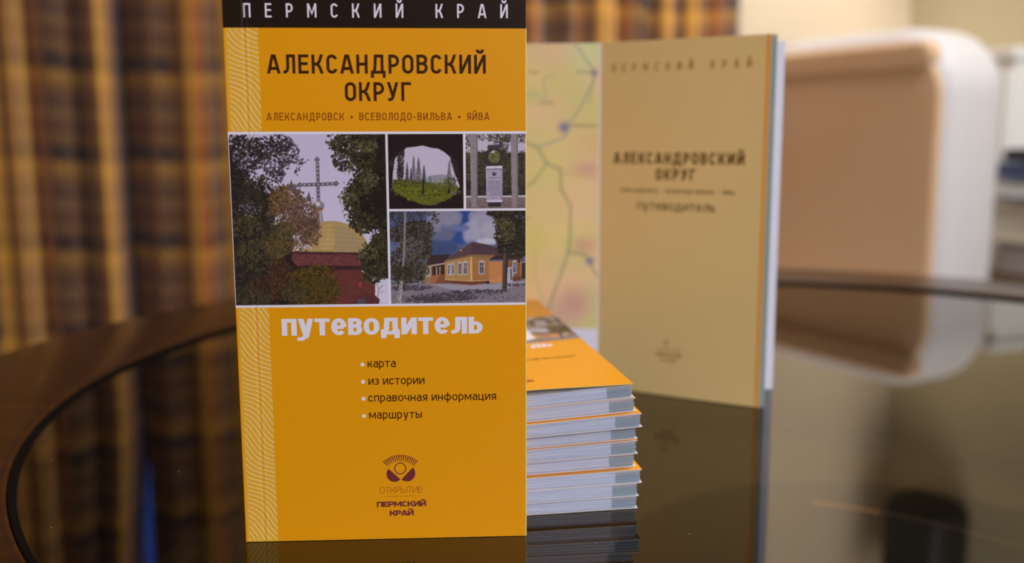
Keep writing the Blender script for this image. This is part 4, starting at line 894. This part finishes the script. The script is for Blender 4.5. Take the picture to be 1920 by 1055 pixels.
# left-hand leaf carrying the folded map
YM = PI+.0; LM = .098
mp_ = mesh_obj('map_page', [(-LM, .0, 0), (0, .0, 0), (0, .0004, 0), (-LM, .0004, 0), (-LM, .0, HT), (0, .0, HT), (0, .0004, HT), (-LM, .0004, HT)],
               [(0, 1, 5, 4), (1, 2, 6, 5), (2, 3, 7, 6), (3, 0, 4, 7), (0, 3, 2, 1), (4, 5, 6, 7)], M['paper'], ob)
mp_.rotation_euler = (0, 0, -.06*0-.10); mp_['label'] = 'page printed with a yellow map, white margin below'
photo('map_print', art_map(), -LM, -.0006, .0335, HT-.0002, mp_, .00008, 0, .74, rel0)
fcl = leaf('front_cover', PI-.10, LM+.001, M['yellow'], .0004, 0); fcl.location = (0, .0022, 0)

# ------------------------------------------------------------------ chair
M['cream'] = mat('white_leather', (.76, .73, .75), .45, .4, bump=(25, .1, .003)); M['tan'] = mat('tan_leather', alb(199, 165, 130, .74), .6, .25, noise=(5, alb(193, 160, 125, .74)))
M['chrome'] = mat('chrome', (.6, .6, .6), .2, .5, 1)
th = math.radians(-60); ch = thing('chair', 'white padded chair with a tan inner back, turned sideways beyond the table', 'chair', (.790, 1.745, ZF), (0, 0, th))
# local frame: x from the far side (-) to the near side (0), y thickness away from us, z up
def cushion(name, x0, x1, y0, y1, z0, z1, rad, edge, m, parent, lean=0, sag=0):
    """rounded slab: big radius in the x-z outline, small rounding across the thickness"""
    out = []; n = 12
    for (cx, cz, a0) in ((x1-rad, z1-rad, 0), (x0+rad, z1-rad, 90), (x0+rad, z0+rad, 180), (x1-rad, z0+rad, 270)):
        for i in range(n+1): a = math.radians(a0+90*i/n); out.append((cx, cz, math.cos(a), math.sin(a)))
    rings = []; ns = 6
    for i in range(ns+1): t = PI/2*i/ns; rings.append((y0+edge*(1-math.sin(t)), edge*(1-math.cos(t))) if 0 else (y0+edge-edge*math.sin(PI/2-t), edge-edge*math.cos(PI/2-t)))
    back = [(y1-(y-y0), ins) for y, ins in rings][::-1]; rings = rings+back
    vs, fs = [], []; k = len(out)
    for y, ins in rings:
        for cx, cz, c, s_ in out: vs.append((cx+(rad-ins)*c, y+lean*(cz-z0), cz+(rad-ins)*s_))
    for j in range(len(rings)-1):
        for i in range(k): a, b = j*k+i, j*k+(i+1) % k; fs.append((a, b, b+k, a+k))
    # dished faces
    for j, y, sg in ((0, y0, 1), (len(rings)-1, y1, -1)):
        cidx = len(vs); prev = list(range(j*k, j*k+k)); xc, zc = (x0+x1)/2, (z0+z1)/2
        for f_ in (.85, .6, .3):
            st = len(vs)
            for i in range(k): v = vs[j*k+i]; vs.append((xc+(v[0]-xc)*f_, v[1]+sg*sag*(1-f_*f_)+lean*(zc-v[2])*(1-f_)*0, zc+(v[2]-zc)*f_))
            cur = list(range(st, st+k))
            for i in range(k): q = (prev[i], cur[i], cur[(i+1) % k], prev[(i+1) % k]); fs.append(q if sg > 0 else q[::-1])
            prev = cur
        fs.append(tuple(prev) if sg < 0 else tuple(prev[::-1]))
    o = mesh_obj(name, vs, fs, m, parent, True)
    bm = bmesh.new(); bm.from_mesh(o.data); bmesh.ops.recalc_face_normals(bm, faces=bm.faces); bm.to_mesh(o.data); bm.free()
    return o
zz = lambda z: z-ZF
cushion('backrest', -.50, 0, -.026, .150, zz(-.30), zz(.338), .125, .045, M['cream'], ch, .0, 0)
ip = cushion('backrest_cushion', -.482, -.020, -.030, .04, zz(-.28), zz(.312), .105, .008, M['tan'], ch, .0, -.004); ip['label'] = 'tan inner back cushion'
cushion('headrest_roll', -.465, -.035, -.038, .0, zz(.255), zz(.310), .027, .012, M['tan'], ch)
cushion('seat', -.50, 0, -.50, .10, zz(-.40), zz(-.28), .05, .03, M['cream'], ch)
for sx_ in (-.46, -.04):
    for sy_ in (-.44, .08): cyl_obj('leg', (sx_, sy_, 0), (sx_, sy_, .33), .011, .014, M['chrome'], ch)

# ------------------------------------------------------------------ things by the right wall
M['cab'] = mat('white_lacquer', (.90, .88, .85), .4, .4); M['brownw'] = mat('brown_wood', (.13, .07, .03), .4, .4, noise=(20, (.08, .04, .02)))
M['blue'] = mat('blue_plastic', (.13, .17, .33), .4, .4); M['teal'] = mat('teal_card', (.06, .14, .13), .5, .3); M['blk'] = mat('black_plastic', (.012, .012, .014), .45, .4)
M['creamp'] = mat('cream_paper', (.72, .64, .50), .8, .2)
yr = math.atan2(A.y, A.x)
cabt = thing('white_cabinet', 'tall white cabinet against the right wall, behind the pile of folders', 'cabinet', R(.155, .33, ZF), (0, 0, yr))
ctz = .322-ZF
box_obj('body', (0, 0, ctz/2), (.28, .49, ctz-.03), M['cab'], cabt, .004); box_obj('top', (0, 0, ctz-.013), (.30, .50, .024), M['cab'], cabt, .004)
for k in (-1, 1): d_ = box_obj('door', (-.146, k*.122, ctz/2), (.012, .235, ctz-.10), M['cab'], cabt, .003); cyl_obj('handle', (-.158, k*.03, ctz/2-.06), (-.158, k*.03, ctz/2+.06), .005, .005, M['chrome'], d_)
SX, SY = 1.118, 1.870
st = thing('side_table', 'small brown side table holding the pile of folders', 'side table', (SX, SY, ZF), (0, 0, yr))
zt = -.130; hh = zt-ZF
box_obj('tabletop', (0, 0, hh-.012), (.36, .34, .024), M['brownw'], st, .003)
for a_ in (-.15, .15):
    for b_ in (-.14, .14): box_obj('leg', (a_, b_, (hh-.024)/2), (.03, .03, hh-.024), M['brownw'], st, .003)
z = zt+.0005
def pile(name, label, cat, sx_, sy_, sz, m, dx=0, dy=0, rz=0, pages=None):
    global z
    t = thing(name, label, cat, (SX+dx, SY+dy, z), (0, 0, yr+rz), 'office things piled on the side table')
    if pages:
        box_obj('cover', (0, 0, sz*.06), (sx_, sy_, sz*.12), m, t, .0006); box_obj('cover', (0, 0, sz*.94), (sx_, sy_, sz*.12), m, t, .0006); box_obj('paper_block', (.003, 0, sz*.5), (sx_-.008, sy_-.01, sz*.75), pages, t, .0006)
    else:
        box_obj('case', (0, 0, sz/2), (sx_, sy_, sz), m, t, min(sz*.3, .006)); box_obj('lid', (0, 0, sz+.0008), (sx_*.94, sy_*.94, .0016), m, t, .0005)
    z += sz+.0018+.0006
pile('storage_box', 'grey storage box at the bottom of the pile on the side table', 'box', .27, .22, .062, mat('grey_board', (.46, .40, .36), .7), .01)
pile('paper_stack', 'thick cream block of papers in the pile on the side table', 'papers', .25, .27, .078, M['creamp'], -.005, 0, .05, M['creamp'])
pile('magazine', 'grey-edged magazine under the white papers on the side table', 'magazine', .26, .25, .007, mat('grey_cover', (.30, .27, .28), .5), -.01, 0, -.05, M['paper'])
pile('paper_ream', 'white papers lying under the teal folder on the side table', 'papers', .25, .25, .022, M['cab'], 0, 0, .1, M['cab'])
pile('folder', 'dark teal folder under the blue one on the side table', 'folder', .25, .25, .010, M['teal'], -.006, 0, -.06, M['paper'])
pile('folder', 'blue folder near the top of the pile on the side table', 'folder', .25, .25, .028, M['blue'], -.004, 0, .0, M['blue'])
pile('phone_case', 'black flat case on top of the pile on the side table', 'case', .13, .16, .022, M['blk'], -.060, .020, .1)
# black wall speaker, seen only mirrored in the glass
a0 = R(.085, .235, 0)
sp = thing('wall_speaker', 'black rounded box on the right wall, mirrored in the glass table top', 'speaker', (a0.x, a0.y, .80), (0, 0, yr))
cushion_sp = box_obj('cabinet', (0, 0, .20), (.14, .185, .40), M['blk'], sp, .035, 5); box_obj('grille', (-.072, 0, .20), (.006, .15, .35), mat('speaker_cloth', (.02, .02, .02), .9), sp, .002)
box_obj('bracket', (.077, 0, .2), (.014, .06, .10), M['chrome'], sp, .002)
# ceiling lamp body over the table
cl = thing('ceiling_lamp', 'square ceiling lamp above the table, outside the photo', 'lamp', (.85, .80, 1.95))
box_obj('housing', (0, 0, -.03), (1.16, 1.16, .05), M['frame'], cl, .004)
